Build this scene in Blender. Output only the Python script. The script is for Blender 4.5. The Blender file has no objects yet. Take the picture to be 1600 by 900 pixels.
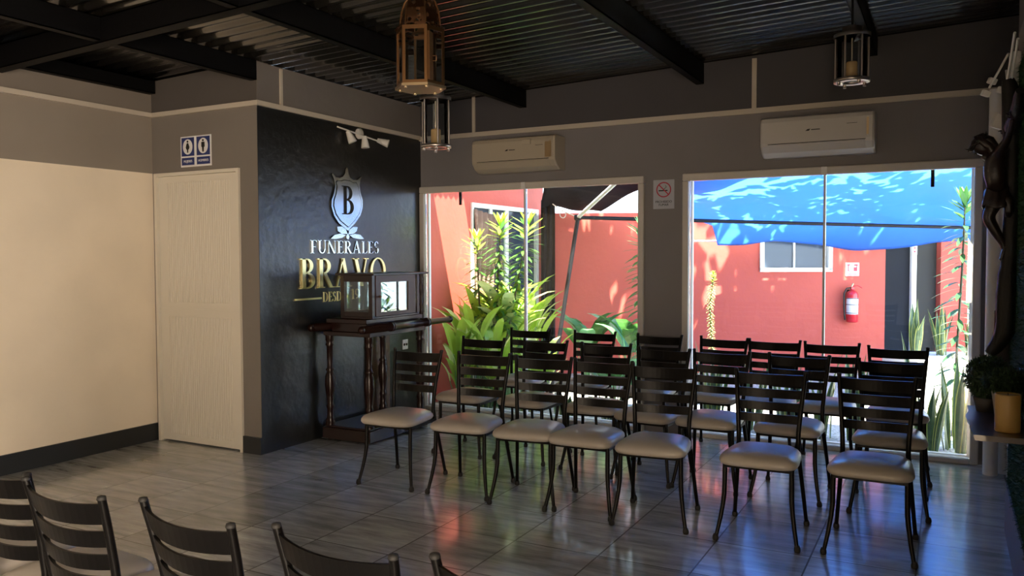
import bpy, math, random
from mathutils import Vector, Matrix, noise
random.seed(7)
SC = bpy.context.scene
COL = SC.collection
PI = math.pi

# ------------------------------------------------------------------ camera, world, sun, lights, exposure
YAW, PITCH, ROLL, FPX = 0.490523, 0.03882, -0.003375, 1277.0
cd = bpy.data.cameras.new('camera'); cam = bpy.data.objects.new('camera', cd); COL.objects.link(cam)
fw = Vector((-math.sin(YAW)*math.cos(PITCH), math.cos(YAW)*math.cos(PITCH), -math.sin(PITCH)))
r0 = Vector((math.cos(YAW), math.sin(YAW), 0)); u0 = r0.cross(fw)
rr = math.cos(ROLL)*r0 + math.sin(ROLL)*u0; uu = -math.sin(ROLL)*r0 + math.cos(ROLL)*u0
mw = Matrix(((rr.x, uu.x, -fw.x, 0), (rr.y, uu.y, -fw.y, 0), (rr.z, uu.z, -fw.z, 1.45), (0, 0, 0, 1)))
cam.matrix_world = mw
cd.sensor_width = 36; cd.lens = FPX/1600*36; cd.clip_start = .05; cd.clip_end = 200
SC.camera = cam

SC.view_settings.view_transform = 'Standard'; SC.view_settings.look = 'None'
SC.view_settings.gamma = 1; SC.view_settings.use_curve_mapping = False
SC.view_settings.exposure = 2.2

w = bpy.data.worlds.new('sky'); SC.world = w; w.use_nodes = True
bg = w.node_tree.nodes['Background']; bg.inputs[0].default_value = (.72, .84, 1, 1); bg.inputs[1].default_value = 2.0

sd = bpy.data.lights.new('sun', 'SUN'); sun = bpy.data.objects.new('sun', sd); COL.objects.link(sun)
sd.energy = 15; sd.angle = .009; sd.color = (1, .9, .74)
tosun = Vector((.62*math.cos(1.2), -.78*math.cos(1.2), math.sin(1.2)))
sun.rotation_euler = tosun.to_track_quat('Z', 'Y').to_euler(); sun.location = (0, 0, 30)

def area(name, loc, to, sx, sy, power, color):
    d = bpy.data.lights.new(name, 'AREA'); d.shape = 'RECTANGLE'; d.size = sx; d.size_y = sy
    d.energy = power; d.color = color
    o = bpy.data.objects.new(name, d); COL.objects.link(o); o.location = loc
    o.rotation_euler = (Vector(loc)-Vector(to)).to_track_quat('Z', 'Y').to_euler(); return o
# warm daylight coming in through the street door in the right wall, behind the viewer
area('daylight_street_door', (.62, -1.2, 1.15), (-5.5, 2.2, 1.3), 1.5, 1.9, 80, (1, .74, .47))

# ------------------------------------------------------------------ materials
def mat(name, col, rough=.6, metal=0, spec=.5, coat=0, bump=None, var=None, trans=0, emit=None):
    m = bpy.data.materials.new(name); m.use_nodes = True; nt = m.node_tree
    b = nt.nodes['Principled BSDF']
    b.inputs['Base Color'].default_value = (*col, 1); b.inputs['Roughness'].default_value = rough
    b.inputs['Metallic'].default_value = metal; b.inputs['Specular IOR Level'].default_value = spec
    b.inputs['Coat Weight'].default_value = coat
    tc = nt.nodes.new('ShaderNodeTexCoord')
    if var:      # (scale, amount, colour2)
        n = nt.nodes.new('ShaderNodeTexNoise'); n.inputs['Scale'].default_value = var[0]; n.inputs['Detail'].default_value = 5
        nt.links.new(tc.outputs['Object'], n.inputs['Vector'])
        mx = nt.nodes.new('ShaderNodeMix'); mx.data_type = 'RGBA'
        mx.inputs[6].default_value = (*col, 1); mx.inputs[7].default_value = (*var[2], 1)
        rp = nt.nodes.new('ShaderNodeMapRange'); rp.inputs[1].default_value = .5-var[1]; rp.inputs[2].default_value = .5+var[1]
        nt.links.new(n.outputs['Fac'], rp.inputs[0]); nt.links.new(rp.outputs[0], mx.inputs[0])
        nt.links.new(mx.outputs[2], b.inputs['Base Color'])
    if bump:     # (scale, strength)
        n = nt.nodes.new('ShaderNodeTexNoise'); n.inputs['Scale'].default_value = bump[0]; n.inputs['Detail'].default_value = 6
        nt.links.new(tc.outputs['Object'], n.inputs['Vector'])
        bp = nt.nodes.new('ShaderNodeBump'); bp.inputs['Strength'].default_value = bump[1]; bp.inputs['Distance'].default_value = .01
        nt.links.new(n.outputs['Fac'], bp.inputs['Height']); nt.links.new(bp.outputs[0], b.inputs['Normal'])
    if trans:
        t = nt.nodes.new('ShaderNodeBsdfTranslucent'); t.inputs[0].default_value = (*[min(1, c*1.6) for c in col], 1)
        ms = nt.nodes.new('ShaderNodeMixShader'); ms.inputs[0].default_value = trans
        nt.links.new(b.outputs[0], ms.inputs[1]); nt.links.new(t.outputs[0], ms.inputs[2])
        nt.links.new(ms.outputs[0], nt.nodes['Material Output'].inputs[0])
    if emit:
        b.inputs['Emission Color'].default_value = (*emit[0], 1); b.inputs['Emission Strength'].default_value = emit[1]
    return m

def glass_mat(name, tint, refl, rough=.0):
    m = bpy.data.materials.new(name); m.use_nodes = True; nt = m.node_tree; nt.nodes.clear()
    o = nt.nodes.new('ShaderNodeOutputMaterial'); t = nt.nodes.new('ShaderNodeBsdfTransparent'); t.inputs[0].default_value = (*tint, 1)
    g = nt.nodes.new('ShaderNodeBsdfGlossy'); g.inputs['Roughness'].default_value = rough
    f = nt.nodes.new('ShaderNodeFresnel'); f.inputs[0].default_value = 1.45
    mm = nt.nodes.new('ShaderNodeMath'); mm.operation = 'MULTIPLY'; mm.inputs[1].default_value = refl
    nt.links.new(f.outputs[0], mm.inputs[0])
    x = nt.nodes.new('ShaderNodeMixShader'); nt.links.new(mm.outputs[0], x.inputs[0])
    nt.links.new(t.outputs[0], x.inputs[1]); nt.links.new(g.outputs[0], x.inputs[2]); nt.links.new(x.outputs[0], o.inputs[0])
    return m

def floor_mat():
    m = bpy.data.materials.new('grey_wood_look_tile'); m.use_nodes = True; nt = m.node_tree; L = nt.links.new
    b = nt.nodes['Principled BSDF']; g = nt.nodes.new('ShaderNodeNewGeometry')
    def N(t, **k):
        n = nt.nodes.new(t)
        for a, v in k.items(): setattr(n, a, v)
        return n
    def math_(op, a, bb=None, c=None):
        n = N('ShaderNodeMath', operation=op)
        for i, v in enumerate((a, bb, c)):
            if v is None: continue
            if isinstance(v, (int, float)): n.inputs[i].default_value = v
            else: L(v, n.inputs[i])
        return n.outputs[0]
    s = N('ShaderNodeSeparateXYZ'); L(g.outputs['Position'], s.inputs[0])
    tx = math_('DIVIDE', math_('ADD', s.outputs[0], 1.475+45.5), .455)
    ty = math_('DIVIDE', math_('ADD', s.outputs[1], -3.637+46.0), .46)
    fx, fy = math_('FRACT', tx), math_('FRACT', ty)
    ex = math_('MINIMUM', fx, math_('SUBTRACT', 1, fx)); ey = math_('MINIMUM', fy, math_('SUBTRACT', 1, fy))
    e = math_('MINIMUM', ex, ey); gm = math_('LESS_THAN', e, .0085)
    cx, cy = math_('FLOOR', tx), math_('FLOOR', ty)
    wn = N('ShaderNodeTexWhiteNoise', noise_dimensions='2D'); cb = N('ShaderNodeCombineXYZ'); L(cx, cb.inputs[0]); L(cy, cb.inputs[1]); L(cb.outputs[0], wn.inputs['Vector'])
    # grain stretched along X, shifted per tile
    mp = N('ShaderNodeCombineXYZ'); L(math_('MULTIPLY', s.outputs[0], 2.6), mp.inputs[0]); L(math_('MULTIPLY', s.outputs[1], 15), mp.inputs[1]); L(math_('MULTIPLY', wn.outputs['Value'], 40), mp.inputs[2])
    n1 = N('ShaderNodeTexNoise'); n1.inputs['Scale'].default_value = 1; n1.inputs['Detail'].default_value = 5; n1.inputs['Roughness'].default_value = .65; L(mp.outputs[0], n1.inputs['Vector'])
    cr = N('ShaderNodeValToRGB'); cr.color_ramp.elements[0].position = .3; cr.color_ramp.elements[0].color = (.24, .255, .26, 1)
    cr.color_ramp.elements[1].position = .72; cr.color_ramp.elements[1].color = (.60, .62, .63, 1); L(n1.outputs['Fac'], cr.inputs[0])
    br = math_('ADD', math_('MULTIPLY', wn.outputs['Value'], .3), .85)
    hs = N('ShaderNodeHueSaturation'); L(br, hs.inputs['Value']); L(cr.outputs[0], hs.inputs['Color'])
    mx = N('ShaderNodeMix', data_type='RGBA'); L(gm, mx.inputs[0]); L(hs.outputs[0], mx.inputs[6]); mx.inputs[7].default_value = (.035, .032, .03, 1)
    L(mx.outputs[2], b.inputs['Base Color'])
    rg = math_('ADD', math_('MULTIPLY', n1.outputs['Fac'], .14), math_('ADD', .17, math_('MULTIPLY', gm, .4))); L(rg, b.inputs['Roughness'])
    bp = N('ShaderNodeBump'); bp.inputs['Strength'].default_value = .25; bp.inputs['Distance'].default_value = .004
    hgt = math_('SUBTRACT', math_('MULTIPLY', n1.outputs['Fac'], .5), gm); L(hgt, bp.inputs['Height']); L(bp.outputs[0], b.inputs['Normal'])
    b.inputs['Specular IOR Level'].default_value = 1.0
    b.inputs['Coat Weight'].default_value = .7; b.inputs['Coat Roughness'].default_value = .13
    return m

def banded_wall(name, zs, cols):
    """plaster painted in horizontal bands: colour changes at the heights in zs"""
    m = mat(name, cols[0], .75, bump=(14, .12)); nt = m.node_tree; L = nt.links.new
    g = nt.nodes.new('ShaderNodeNewGeometry'); s = nt.nodes.new('ShaderNodeSeparateXYZ'); L(g.outputs['Position'], s.inputs[0])
    n = nt.nodes.new('ShaderNodeTexNoise'); n.inputs['Scale'].default_value = 2.5; n.inputs['Detail'].default_value = 6; L(g.outputs['Position'], n.inputs['Vector'])
    prev = None
    for i, z in enumerate(zs):
        lt = nt.nodes.new('ShaderNodeMath'); lt.operation = 'GREATER_THAN'; L(s.outputs[2], lt.inputs[0]); lt.inputs[1].default_value = z
        mx = nt.nodes.new('ShaderNodeMix'); mx.data_type = 'RGBA'; L(lt.outputs[0], mx.inputs[0])
        if prev is None: mx.inputs[6].default_value = (*cols[0], 1)
        else: L(prev, mx.inputs[6])
        mx.inputs[7].default_value = (*cols[i+1], 1); prev = mx.outputs[2]
    hs = nt.nodes.new('ShaderNodeHueSaturation'); mr = nt.nodes.new('ShaderNodeMapRange'); mr.inputs[3].default_value = .88; mr.inputs[4].default_value = 1.1
    L(n.outputs['Fac'], mr.inputs[0]); L(mr.outputs[0], hs.inputs['Value'])
    if prev is None: hs.inputs['Color'].default_value = (*cols[0], 1)
    else: L(prev, hs.inputs['Color'])
    L(hs.outputs[0], nt.nodes['Principled BSDF'].inputs['Base Color'])
    return m

def pierced_mat(name, col, scale, cut):
    m = mat(name, col, .35, 1); nt = m.node_tree; L = nt.links.new
    tc = nt.nodes.new('ShaderNodeTexCoord'); v = nt.nodes.new('ShaderNodeTexVoronoi'); v.inputs['Scale'].default_value = scale; v.inputs['Randomness'].default_value = .6
    L(tc.outputs['Object'], v.inputs['Vector']); lt = nt.nodes.new('ShaderNodeMath'); lt.operation = 'LESS_THAN'; lt.inputs[1].default_value = cut
    L(v.outputs['Distance'], lt.inputs[0]); t = nt.nodes.new('ShaderNodeBsdfTransparent'); ms = nt.nodes.new('ShaderNodeMixShader')
    L(lt.outputs[0], ms.inputs[0]); L(nt.nodes['Principled BSDF'].outputs[0], ms.inputs[1]); L(t.outputs[0], ms.inputs[2])
    L(ms.outputs[0], nt.nodes['Material Output'].inputs[0]); return m

M = {}
M['floor'] = floor_mat()
M['left_wall'] = banded_wall('cream_and_taupe_plaster', [2.11, 2.575], [(.84, .74, .59), (.26, .225, .19), (.19, .165, .14)])
M['grey_wall'] = banded_wall('grey_plaster', [2.575], [(.19, .17, .15), (.085, .075, .07)])
M['window_wall'] = banded_wall('window_wall_plaster', [2.575], [(.20, .19, .20), (.06, .058, .066)])
M['black_wall'] = banded_wall('black_gloss_plaster', [2.575], [(.008, .009, .010), (.15, .135, .125)])
def gloss_low():   # the enamel below the trim is glossy, the plaster above is matt
    m = M['black_wall']; nt = m.node_tree; L = nt.links.new; b = nt.nodes['Principled BSDF']
    g = nt.nodes.new('ShaderNodeNewGeometry'); s = nt.nodes.new('ShaderNodeSeparateXYZ'); L(g.outputs['Position'], s.inputs[0])
    lt = nt.nodes.new('ShaderNodeMath'); lt.operation = 'GREATER_THAN'; L(s.outputs[2], lt.inputs[0]); lt.inputs[1].default_value = 2.575
    mr = nt.nodes.new('ShaderNodeMapRange'); mr.inputs[3].default_value = .30; mr.inputs[4].default_value = .75; L(lt.outputs[0], mr.inputs[0]); L(mr.outputs[0], b.inputs['Roughness'])
    b.inputs['Specular IOR Level'].default_value = .75
    for n in nt.nodes:
        if n.type == 'BUMP': n.inputs['Strength'].default_value = .35
gloss_low()
M['trim'] = mat('cream_trim', (.50, .45, .38), .55)
M['baseboard'] = mat('charcoal_baseboard', (.018, .02, .022), .45)
M['door'] = mat('white_plastic_door', (.66, .62, .53), .5)
M['window_frame'] = mat('window_frame_paint', (.55, .52, .48), .45)
M['alu'] = mat('white_aluminium', (.72, .72, .72), .4)
M['roof'] = mat('black_painted_sheet', (.007, .007, .006), .2, spec=1, coat=.8, bump=(30, .10), var=(2.2, .12, (.016, .014, .012)))
M['steel'] = mat('black_steel', (.0025, .0025, .003), .55, spec=.12, bump=(25, .1))
M['chair'] = mat('dark_brown_chair_enamel', (.0022, .0018, .0018), .38, spec=.18)
M['rubber'] = mat('rubber', (.01, .01, .01), .7)
M['vinyl'] = mat('beige_vinyl', (.46, .42, .37), .32, bump=(9, .25), var=(6, .3, (.40, .36, .31)))
M['glass'] = glass_mat('window_glass', (.96, .98, .97), .8)
M['cglass'] = glass_mat('cabinet_glass', (.86, .9, .88), .55)
M['lglass'] = glass_mat('lantern_glass', (.8, .84, .86), 1.5)
M['gold'] = mat('brushed_gold', (.86, .74, .34), .3, .85)
M['silver'] = mat('polished_steel', (.50, .53, .48), .2, 1)
M['mahogany'] = mat('mahogany', (.020, .006, .004), .3, spec=.35, coat=.08, var=(5, .3, (.012, .005, .004)))
M['brownpanel'] = mat('brown_panel', (.13, .075, .05), .5)
M['white'] = mat('white_plastic', (.75, .74, .71), .4)
M['whitep'] = mat('white_print', (.75, .75, .76), .5)
M['ac'] = mat('air_conditioner_plastic', (.42, .37, .29), .38)  # plastic browned and darkened: the unit's shade is put into the colour
M['ac2'] = mat('air_conditioner_white_plastic', (.52, .50, .48), .38)
M['dark'] = mat('dark_gap', (.01, .01, .01), .7)
M['blue'] = mat('sign_blue', (.02, .035, .16), .5)
M['redp'] = mat('sign_red', (.45, .02, .05), .5)
M['redwall'] = mat('red_paint', (.50, .080, .056), .7, bump=(18, .25), var=(1.6, .25, (.44, .066, .046)))
M['greyext'] = mat('slate_paint', (.009, .012, .019), .8, spec=.2, var=(3, .3, (.007, .010, .016)))
M['gravel'] = mat('white_gravel', (.40, .39, .36), .9, bump=(40, 1), var=(45, .08, (.2, .19, .18)))
M['concrete'] = mat('pale_concrete', (.5, .5, .48), .8, var=(4, .2, (.42, .42, .4)))
M['darkpane'] = mat('dark_window_pane', (.03, .045, .07), .15)
M['curtain'] = mat('brown_curtain_cloth', (.20, .11, .085), .8)
M['plastic'] = mat('black_plastic_sheet', (.012, .014, .02), .8, spec=.12, bump=(14, .5))
M['pipe'] = mat('dark_pipe', (.006, .007, .01), .7, spec=.2)
M['pvc'] = mat('white_pipe', (.86, .85, .82), .45)
M['wood'] = mat('dark_shelf_wood', (.045, .03, .022), .35, coat=.3, bump=(12, .2), var=(6, .25, (.09, .06, .045)))
M['carved'] = mat('dark_carved_wood', (.012, .008, .008), .34, bump=(30, .3), var=(9, .25, (.022, .012, .01)))
M['bark'] = mat('dark_twisted_wood', (.007, .006, .006), .6, bump=(16, .8))
M['amber'] = mat('amber_candle_glass', (.62, .40, .13), .3, trans=.25)
M['wax'] = mat('wax', (.55, .36, .16), .5, trans=.2)
M['brass'] = mat('antique_brass', (.26, .135, .06), .38, 1)
M['brass2'] = mat('pale_brass', (.5, .38, .23), .4, 1)
M['pierced'] = pierced_mat('pierced_brass', (.2, .10, .05), 34, .42)
M['pewter'] = mat('pewter', (.42, .38, .36), .38, 1)
M['rope'] = mat('rope', (.5, .42, .32), .8)
M['pot'] = mat('grey_pot', (.38, .35, .31), .7)
M['potdark'] = mat('dark_pot', (.06, .055, .05), .7)
M['leaf'] = mat('green_leaf', (.045, .13, .03), .35, trans=.35, var=(8, .2, (.07, .19, .03)))
M['leaf_b'] = mat('deep_green_leaf', (.03, .085, .03), .35, trans=.25)
M['leaf_y'] = mat('yellow_green_leaf', (.30, .42, .05), .35, trans=.4, var=(7, .2, (.16, .34, .04)))
M['leaf_v'] = mat('creamy_variegated_leaf', (.62, .66, .28), .35, trans=.35, var=(9, .15, (.2, .4, .08)))
M['leaf_c'] = mat('pale_green_leaf', (.12, .30, .13), .35, trans=.35)
M['snake'] = mat('snake_plant_green', (.02, .055, .02), .4, trans=.1, var=(22, .12, (.045, .09, .04)))
M['snake_e'] = mat('snake_plant_yellow_margin', (.22, .26, .06), .35, trans=.15)
M['box'] = mat('boxwood_leaf', (.025, .055, .022), .5, trans=.1, var=(30, .2, (.045, .085, .03)))
M['stem'] = mat('plant_stem', (.10, .085, .05), .7)
M['soil'] = mat('soil', (.03, .022, .015), .9)
M['turf'] = mat('artificial_hedge_leaf', (.02, .06, .02), .9, spec=.1)
M['petal'] = mat('white_petal', (.75, .74, .7), .5, trans=.2)
M['extred'] = mat('extinguisher_red', (.55, .012, .025), .3, coat=.3)

def tarp_mat():
    m = bpy.data.materials.new('blue_tarpaulin'); m.use_nodes = True; nt = m.node_tree; L = nt.links.new; nt.nodes.clear()
    o = nt.nodes.new('ShaderNodeOutputMaterial'); t = nt.nodes.new('ShaderNodeBsdfTranslucent'); t.inputs[0].default_value = (.26, .53, 1, 1)
    d = nt.nodes.new('ShaderNodeBsdfPrincipled'); d.inputs['Base Color'].default_value = (.03, .16, .62, 1); d.inputs['Roughness'].default_value = .45
    x = nt.nodes.new('ShaderNodeMixShader'); x.inputs[0].default_value = .62
    tc = nt.nodes.new('ShaderNodeTexCoord'); n = nt.nodes.new('ShaderNodeTexNoise'); n.inputs['Scale'].default_value = 3; L(tc.outputs['Object'], n.inputs['Vector'])
    bp = nt.nodes.new('ShaderNodeBump'); bp.inputs['Strength'].default_value = .4; bp.inputs['Distance'].default_value = .05; L(n.outputs['Fac'], bp.inputs['Height'])
    L(bp.outputs[0], t.inputs['Normal']); L(bp.outputs[0], d.inputs['Normal'])
    L(d.outputs[0], x.inputs[1]); L(t.outputs[0], x.inputs[2]); L(x.outputs[0], o.inputs[0]); return m
M['tarp'] = tarp_mat()

# ------------------------------------------------------------------ mesh helpers
class MB:
    def __init__(s): s.v = []; s.f = []; s.mi = []; s.sm = []
    def add(s, vs, fs, mi=0, smooth=False):
        b = len(s.v); s.v += [tuple(v) for v in vs]
        for f in fs: s.f.append([i+b for i in f]); s.mi.append(mi); s.sm.append(smooth)
        return s
    def box(s, x0, x1, y0, y1, z0, z1, mi=0, rot=None, bev=0):
        if bev:
            return s.bevbox(x0, x1, y0, y1, z0, z1, bev, mi, rot)
        vs = [(x, y, z) for z in (z0, z1) for y in (y0, y1) for x in (x0, x1)]
        if rot: vs = [rot @ Vector(v) for v in vs]
        return s.add(vs, [(0, 2, 3, 1), (4, 5, 7, 6), (0, 1, 5, 4), (2, 6, 7, 3), (0, 4, 6, 2), (1, 3, 7, 5)], mi)
    def bevbox(s, x0, x1, y0, y1, z0, z1, b, mi=0, rot=None):
        # box with chamfered vertical and horizontal edges
        def ring(z, i):
            a0, a1, c0, c1 = x0+i, x1-i, y0+i, y1-i
            return [(a0+b, c0, z), (a1-b, c0, z), (a1, c0+b, z), (a1, c1-b, z), (a1-b, c1, z), (a0+b, c1, z), (a0, c1-b, z), (a0, c0+b, z)]
        R = [ring(z0, b), ring(z0+b, 0), ring(z1-b, 0), ring(z1, b)]
        vs = [p for q in R for p in q]
        if rot: vs = [rot @ Vector(v) for v in vs]
        fs = [tuple(range(7, -1, -1)), tuple(range(24, 32))]
        for k in range(3):
            for i in range(8): fs.append((k*8+i, k*8+(i+1) % 8, (k+1)*8+(i+1) % 8, (k+1)*8+i))
        return s.add(vs, fs, mi)
    def tube(s, pts, rad, n=10, mi=0, caps=True, flat=1):
        pts = [Vector(p) for p in pts]; m = len(pts)
        if not hasattr(rad, '__len__'): rad = [rad]*m
        vs = []; up = None
        for i, p in enumerate(pts):
            t = (pts[min(i+1, m-1)]-pts[max(i-1, 0)]).normalized()
            if up is None: up = Vector((0, 0, 1)) if abs(t.z) < .9 else Vector((1, 0, 0))
            a = t.cross(up).normalized(); b = a.cross(t).normalized(); up = b
            for k in range(n):
                q = 2*PI*k/n; vs.append(p+(a*math.cos(q)+b*math.sin(q)*flat)*rad[i])
        fs = [(i*n+k, i*n+(k+1) % n, (i+1)*n+(k+1) % n, (i+1)*n+k) for i in range(m-1) for k in range(n)]
        s.add(vs, fs, mi, True)
        if caps:
            s.add(vs[:n], [tuple(range(n-1, -1, -1))], mi); s.add(vs[-n:], [tuple(range(n))], mi)
        return s
    def lathe(s, prof, loc=(0, 0, 0), n=20, mi=0, axis='Z', smooth=True):
        vs = []
        for r, z in prof:
            for k in range(n):
                q = 2*PI*k/n; c = (r*math.cos(q), r*math.sin(q), z)
                if axis == 'Y': c = (c[0], z, c[1])
                if axis == 'X': c = (z, c[0], c[1])
                vs.append((c[0]+loc[0], c[1]+loc[1], c[2]+loc[2]))
        m = len(prof)
        fs = [(i*n+k, i*n+(k+1) % n, (i+1)*n+(k+1) % n, (i+1)*n+k) for i in range(m-1) for k in range(n)]
        s.add(vs, fs, mi, smooth)
        if prof[0][0] > 1e-5: s.add(vs[:n], [tuple(range(n-1, -1, -1))], mi)
        if prof[-1][0] > 1e-5: s.add(vs[-n:], [tuple(range(n))], mi)
        return s
    def prism(s, poly, fn, d0, d1, mi=0):
        """poly of (a,b); fn(a,b,d)->xyz"""
        n = len(poly); vs = [fn(a, b, d0) for a, b in poly]+[fn(a, b, d1) for a, b in poly]
        fs = [tuple(range(n-1, -1, -1)), tuple(range(n, 2*n))]+[(i, (i+1) % n, n+(i+1) % n, n+i) for i in range(n)]
        return s.add(vs, fs, mi)
    def grid(s, fn, nu, nv, mi=0, smooth=True):
        vs = [fn(i/nu, j/nv) for j in range(nv+1) for i in range(nu+1)]
        fs = [(j*(nu+1)+i, j*(nu+1)+i+1, (j+1)*(nu+1)+i+1, (j+1)*(nu+1)+i) for j in range(nv) for i in range(nu)]
        return s.add(vs, fs, mi, smooth)
    def leaf(s, base, d, L, W, droop=.3, seg=4, mi=0, prof=None, edge=None, fold=.15):
        base = Vector(base); d = Vector(d).normalized()
        side = d.cross(Vector((0, 0, 1)))
        if side.length < .05: side = Vector((random.uniform(-1, 1), random.uniform(-1, 1), 0))
        side.normalize(); p = base.copy(); vs = []; cd_ = d.copy()
        cols = 4 if edge is not None else 2
        for i in range(seg+1):
            t = i/seg; wv = W*.5*(math.sin(PI*min(1, (t*.94+.06)))**.7 if prof is None else prof(t))
            nrm = side.cross(cd_)
            for c in range(cols+1):
                k = (c/cols*2-1)
                if edge is not None and abs(abs(k)-.5) < .01: k = math.copysign(.72, k)
                vs.append(p+side*wv*k+nrm*(abs(k)*wv*fold))
            p = p+cd_*(L/seg); cd_ = (cd_+Vector((0, 0, -droop/seg))).normalized()
        for i in range(seg):
            for c in range(cols):
                b = i*(cols+1)+c
                s.add([vs[b], vs[b+1], vs[b+cols+2], vs[b+cols+1]], [(0, 1, 2, 3)], (edge if edge is not None and c in (0, cols-1) else mi), True)
        return s
    def build(s, name, m, parent=None, origin=None, rel=None, bevel=0, kind=None, solid=0):
        """verts in world coords: give origin; rel: verts are world coords and the parent sits at rel (unrotated)"""
        off = Vector(origin) if origin is not None else (Vector(rel) if rel is not None else Vector((0, 0, 0)))
        me = bpy.data.meshes.new(name); me.from_pydata([tuple(Vector(v)-off) for v in s.v], [], s.f)
        for x in (m if isinstance(m, (list, tuple)) else [m]): me.materials.append(x)
        me.polygons.foreach_set('material_index', s.mi); me.polygons.foreach_set('use_smooth', s.sm); me.update()
        o = bpy.data.objects.new(name, me); COL.objects.link(o)
        if origin is not None: o.location = origin
        if parent: o.parent = parent
        if kind: o['kind'] = kind
        if bevel:
            b = o.modifiers.new('bevel', 'BEVEL'); b.width = bevel; b.segments = 2; b.limit_method = 'ANGLE'
        if solid:
            b = o.modifiers.new('solid', 'SOLIDIFY'); b.thickness = solid; b.offset = 0
        return o

def thing(name, label, cat, loc=(0, 0, 0), rz=0, group=None):
    o = bpy.data.objects.new(name, None); COL.objects.link(o); o.empty_display_size = .1
    o.location = loc; o.rotation_euler = (0, 0, rz); return tag(o, label, cat, group)
def tag(o, label, cat, group=None):
    o['label'] = label; o['category'] = cat
    if group: o['group'] = group
    return o
def struct(mb, name, m, **k): o = mb.build(name, m, **k); o['kind'] = 'structure'; return o
def setting(name):
    o = bpy.data.objects.new(name, None); COL.objects.link(o); o['kind'] = 'structure'; return o
def copy_tree(o, parent=None):
    c = o.copy(); COL.objects.link(c); c.parent = parent
    for ch in list(o.children): copy_tree(ch, c)
    return c
def text(name, body, size, m, parent, loc, rot, ext=.0008, sx=1):
    cu = bpy.data.curves.new(name, 'FONT'); cu.body = body; cu.size = size; cu.extrude = ext; cu.align_x = 'CENTER'; cu.align_y = 'CENTER'
    cu.materials.append(m); o = bpy.data.objects.new(name, cu); COL.objects.link(o); o.parent = parent
    bpy.context.view_layer.update()
    me = bpy.data.meshes.new_from_object(o.evaluated_get(bpy.context.evaluated_depsgraph_get())); bpy.data.objects.remove(o)
    o = bpy.data.objects.new(name, me); COL.objects.link(o); o.parent = parent
    o.location = loc; o.rotation_euler = rot; o.scale = (sx, 1, 1); return o

# courtyard frame: s to the right, d away from the window wall corner where we stand, z up
CR = Vector((math.cos(YAW), math.sin(YAW), 0)); CF = Vector((-math.sin(YAW), math.cos(YAW), 0))
def CY(s, d, z): return CR*s+CF*d+Vector((0, 0, z))

XL, XB, YD, YW, XR, XR2 = -5.55, -4.42, 4.38, 6.45, .30, .47
def zc(x): return 3.05+.036*(x-.3)

# ------------------------------------------------------------------ room shell
struct(MB().box(-5.75, .75, -3.2, 6.44, -.12, 0), 'floor', M['floor'])
struct(MB().box(-9, 6, 6.44, 22, -.16, -.02), 'ground', M['gravel'])
struct(MB().box(XL-.15, XL, -3.2, YD+.15, 0, 2.74), 'wall_left', M['left_wall'])
struct(MB().box(XL-.30, XL-.151, -3.2, YD+.4, 0, 2.83).box(XL-.15, XB-.15, YD+.16, YD+.3, 0, 2.83), 'wall_outer', M['baseboard'])  # walls added to block light leaking at the roof edge and door foot
mb = MB()                                                           # wall holding the white door
def slope(mb, x0, x1, y0, y1, z0, gap=.012):
    vs = [(x0, y0, z0), (x1, y0, z0), (x1, y1, z0), (x0, y1, z0), (x0, y0, zc(x0)-gap), (x1, y0, zc(x1)-gap), (x1, y1, zc(x1)-gap), (x0, y1, zc(x0)-gap)]
    mb.add(vs, [(0, 3, 2, 1), (4, 5, 6, 7), (0, 1, 5, 4), (1, 2, 6, 5), (2, 3, 7, 6), (3, 0, 4, 7)])
slope(mb, XL, XB-.005, YD, YD+.12, 2.105); mb.box(XL, -5.515, YD, YD+.12, 0, 2.105); mb.box(-4.60, XB-.005, YD, YD+.12, 0, 2.105)
struct(mb, 'wall_left_return', M['grey_wall'])
mb = MB(); vs = []                                                  # black feature wall with the top cut to the roof waves
slope(mb, XB-.14, XB-.004, YD+.121, YW+.1, 0, .02); slope(mb, XB-.004, XB, YD, YW+.1, 0, .02)
struct(mb, 'wall_left_black', M['black_wall'])
mb = MB()                                                           # window wall
slope(mb, XB, XR2+.1, YW, YW+.15, 2.10)
mb.box(-2.205, -1.885, YW, YW+.15, 0, 2.10); mb.box(.20, XR2+.1, YW, YW+.15, 0, 2.10)
struct(mb, 'wall_front', M['window_wall'])
mb = MB()                                                           # right wall with the street door opening behind the viewer
def right_seg(y0, y1, z0=0, x0=XR, x1=XR+.28): slope(mb, x0, x1, y0, y1, z0)
right_seg(-.35, 4.96); right_seg(-3.2, -2.1); right_seg(-2.1, -.35, 2.15); right_seg(4.96, YW+.15, 0, XR2, XR2+.14)
struct(mb, 'wall_right', M['grey_wall'])
mb = MB(); slope(mb, XL-.15, XR+.3, -3.2, -3.05, 0); struct(mb, 'wall_rear', M['grey_wall'])

# corrugated roof sheet: waves run along X and roll along Y
mb = MB(); NY = 1100; y0, y1 = -3.2, 6.62
def rf(i, x):
    y = y0+(y1-y0)*i/NY; ph = (y % .115)/.115
    return (x, y, zc(x)+.013*math.cos(2*PI*ph))
vs = []; XS = (-5.8, -4, -2, 0, .75)
for i in range(NY+1):
    for x in XS: vs.append(rf(i, x))
k = len(XS); mb.add(vs, [(i*k+j, i*k+j+1, (i+1)*k+j+1, (i+1)*k+j) for i in range(NY) for j in range(k-1)], 0, True)
ceil = struct(mb, 'ceiling', M['roof'], solid=.004)
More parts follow.
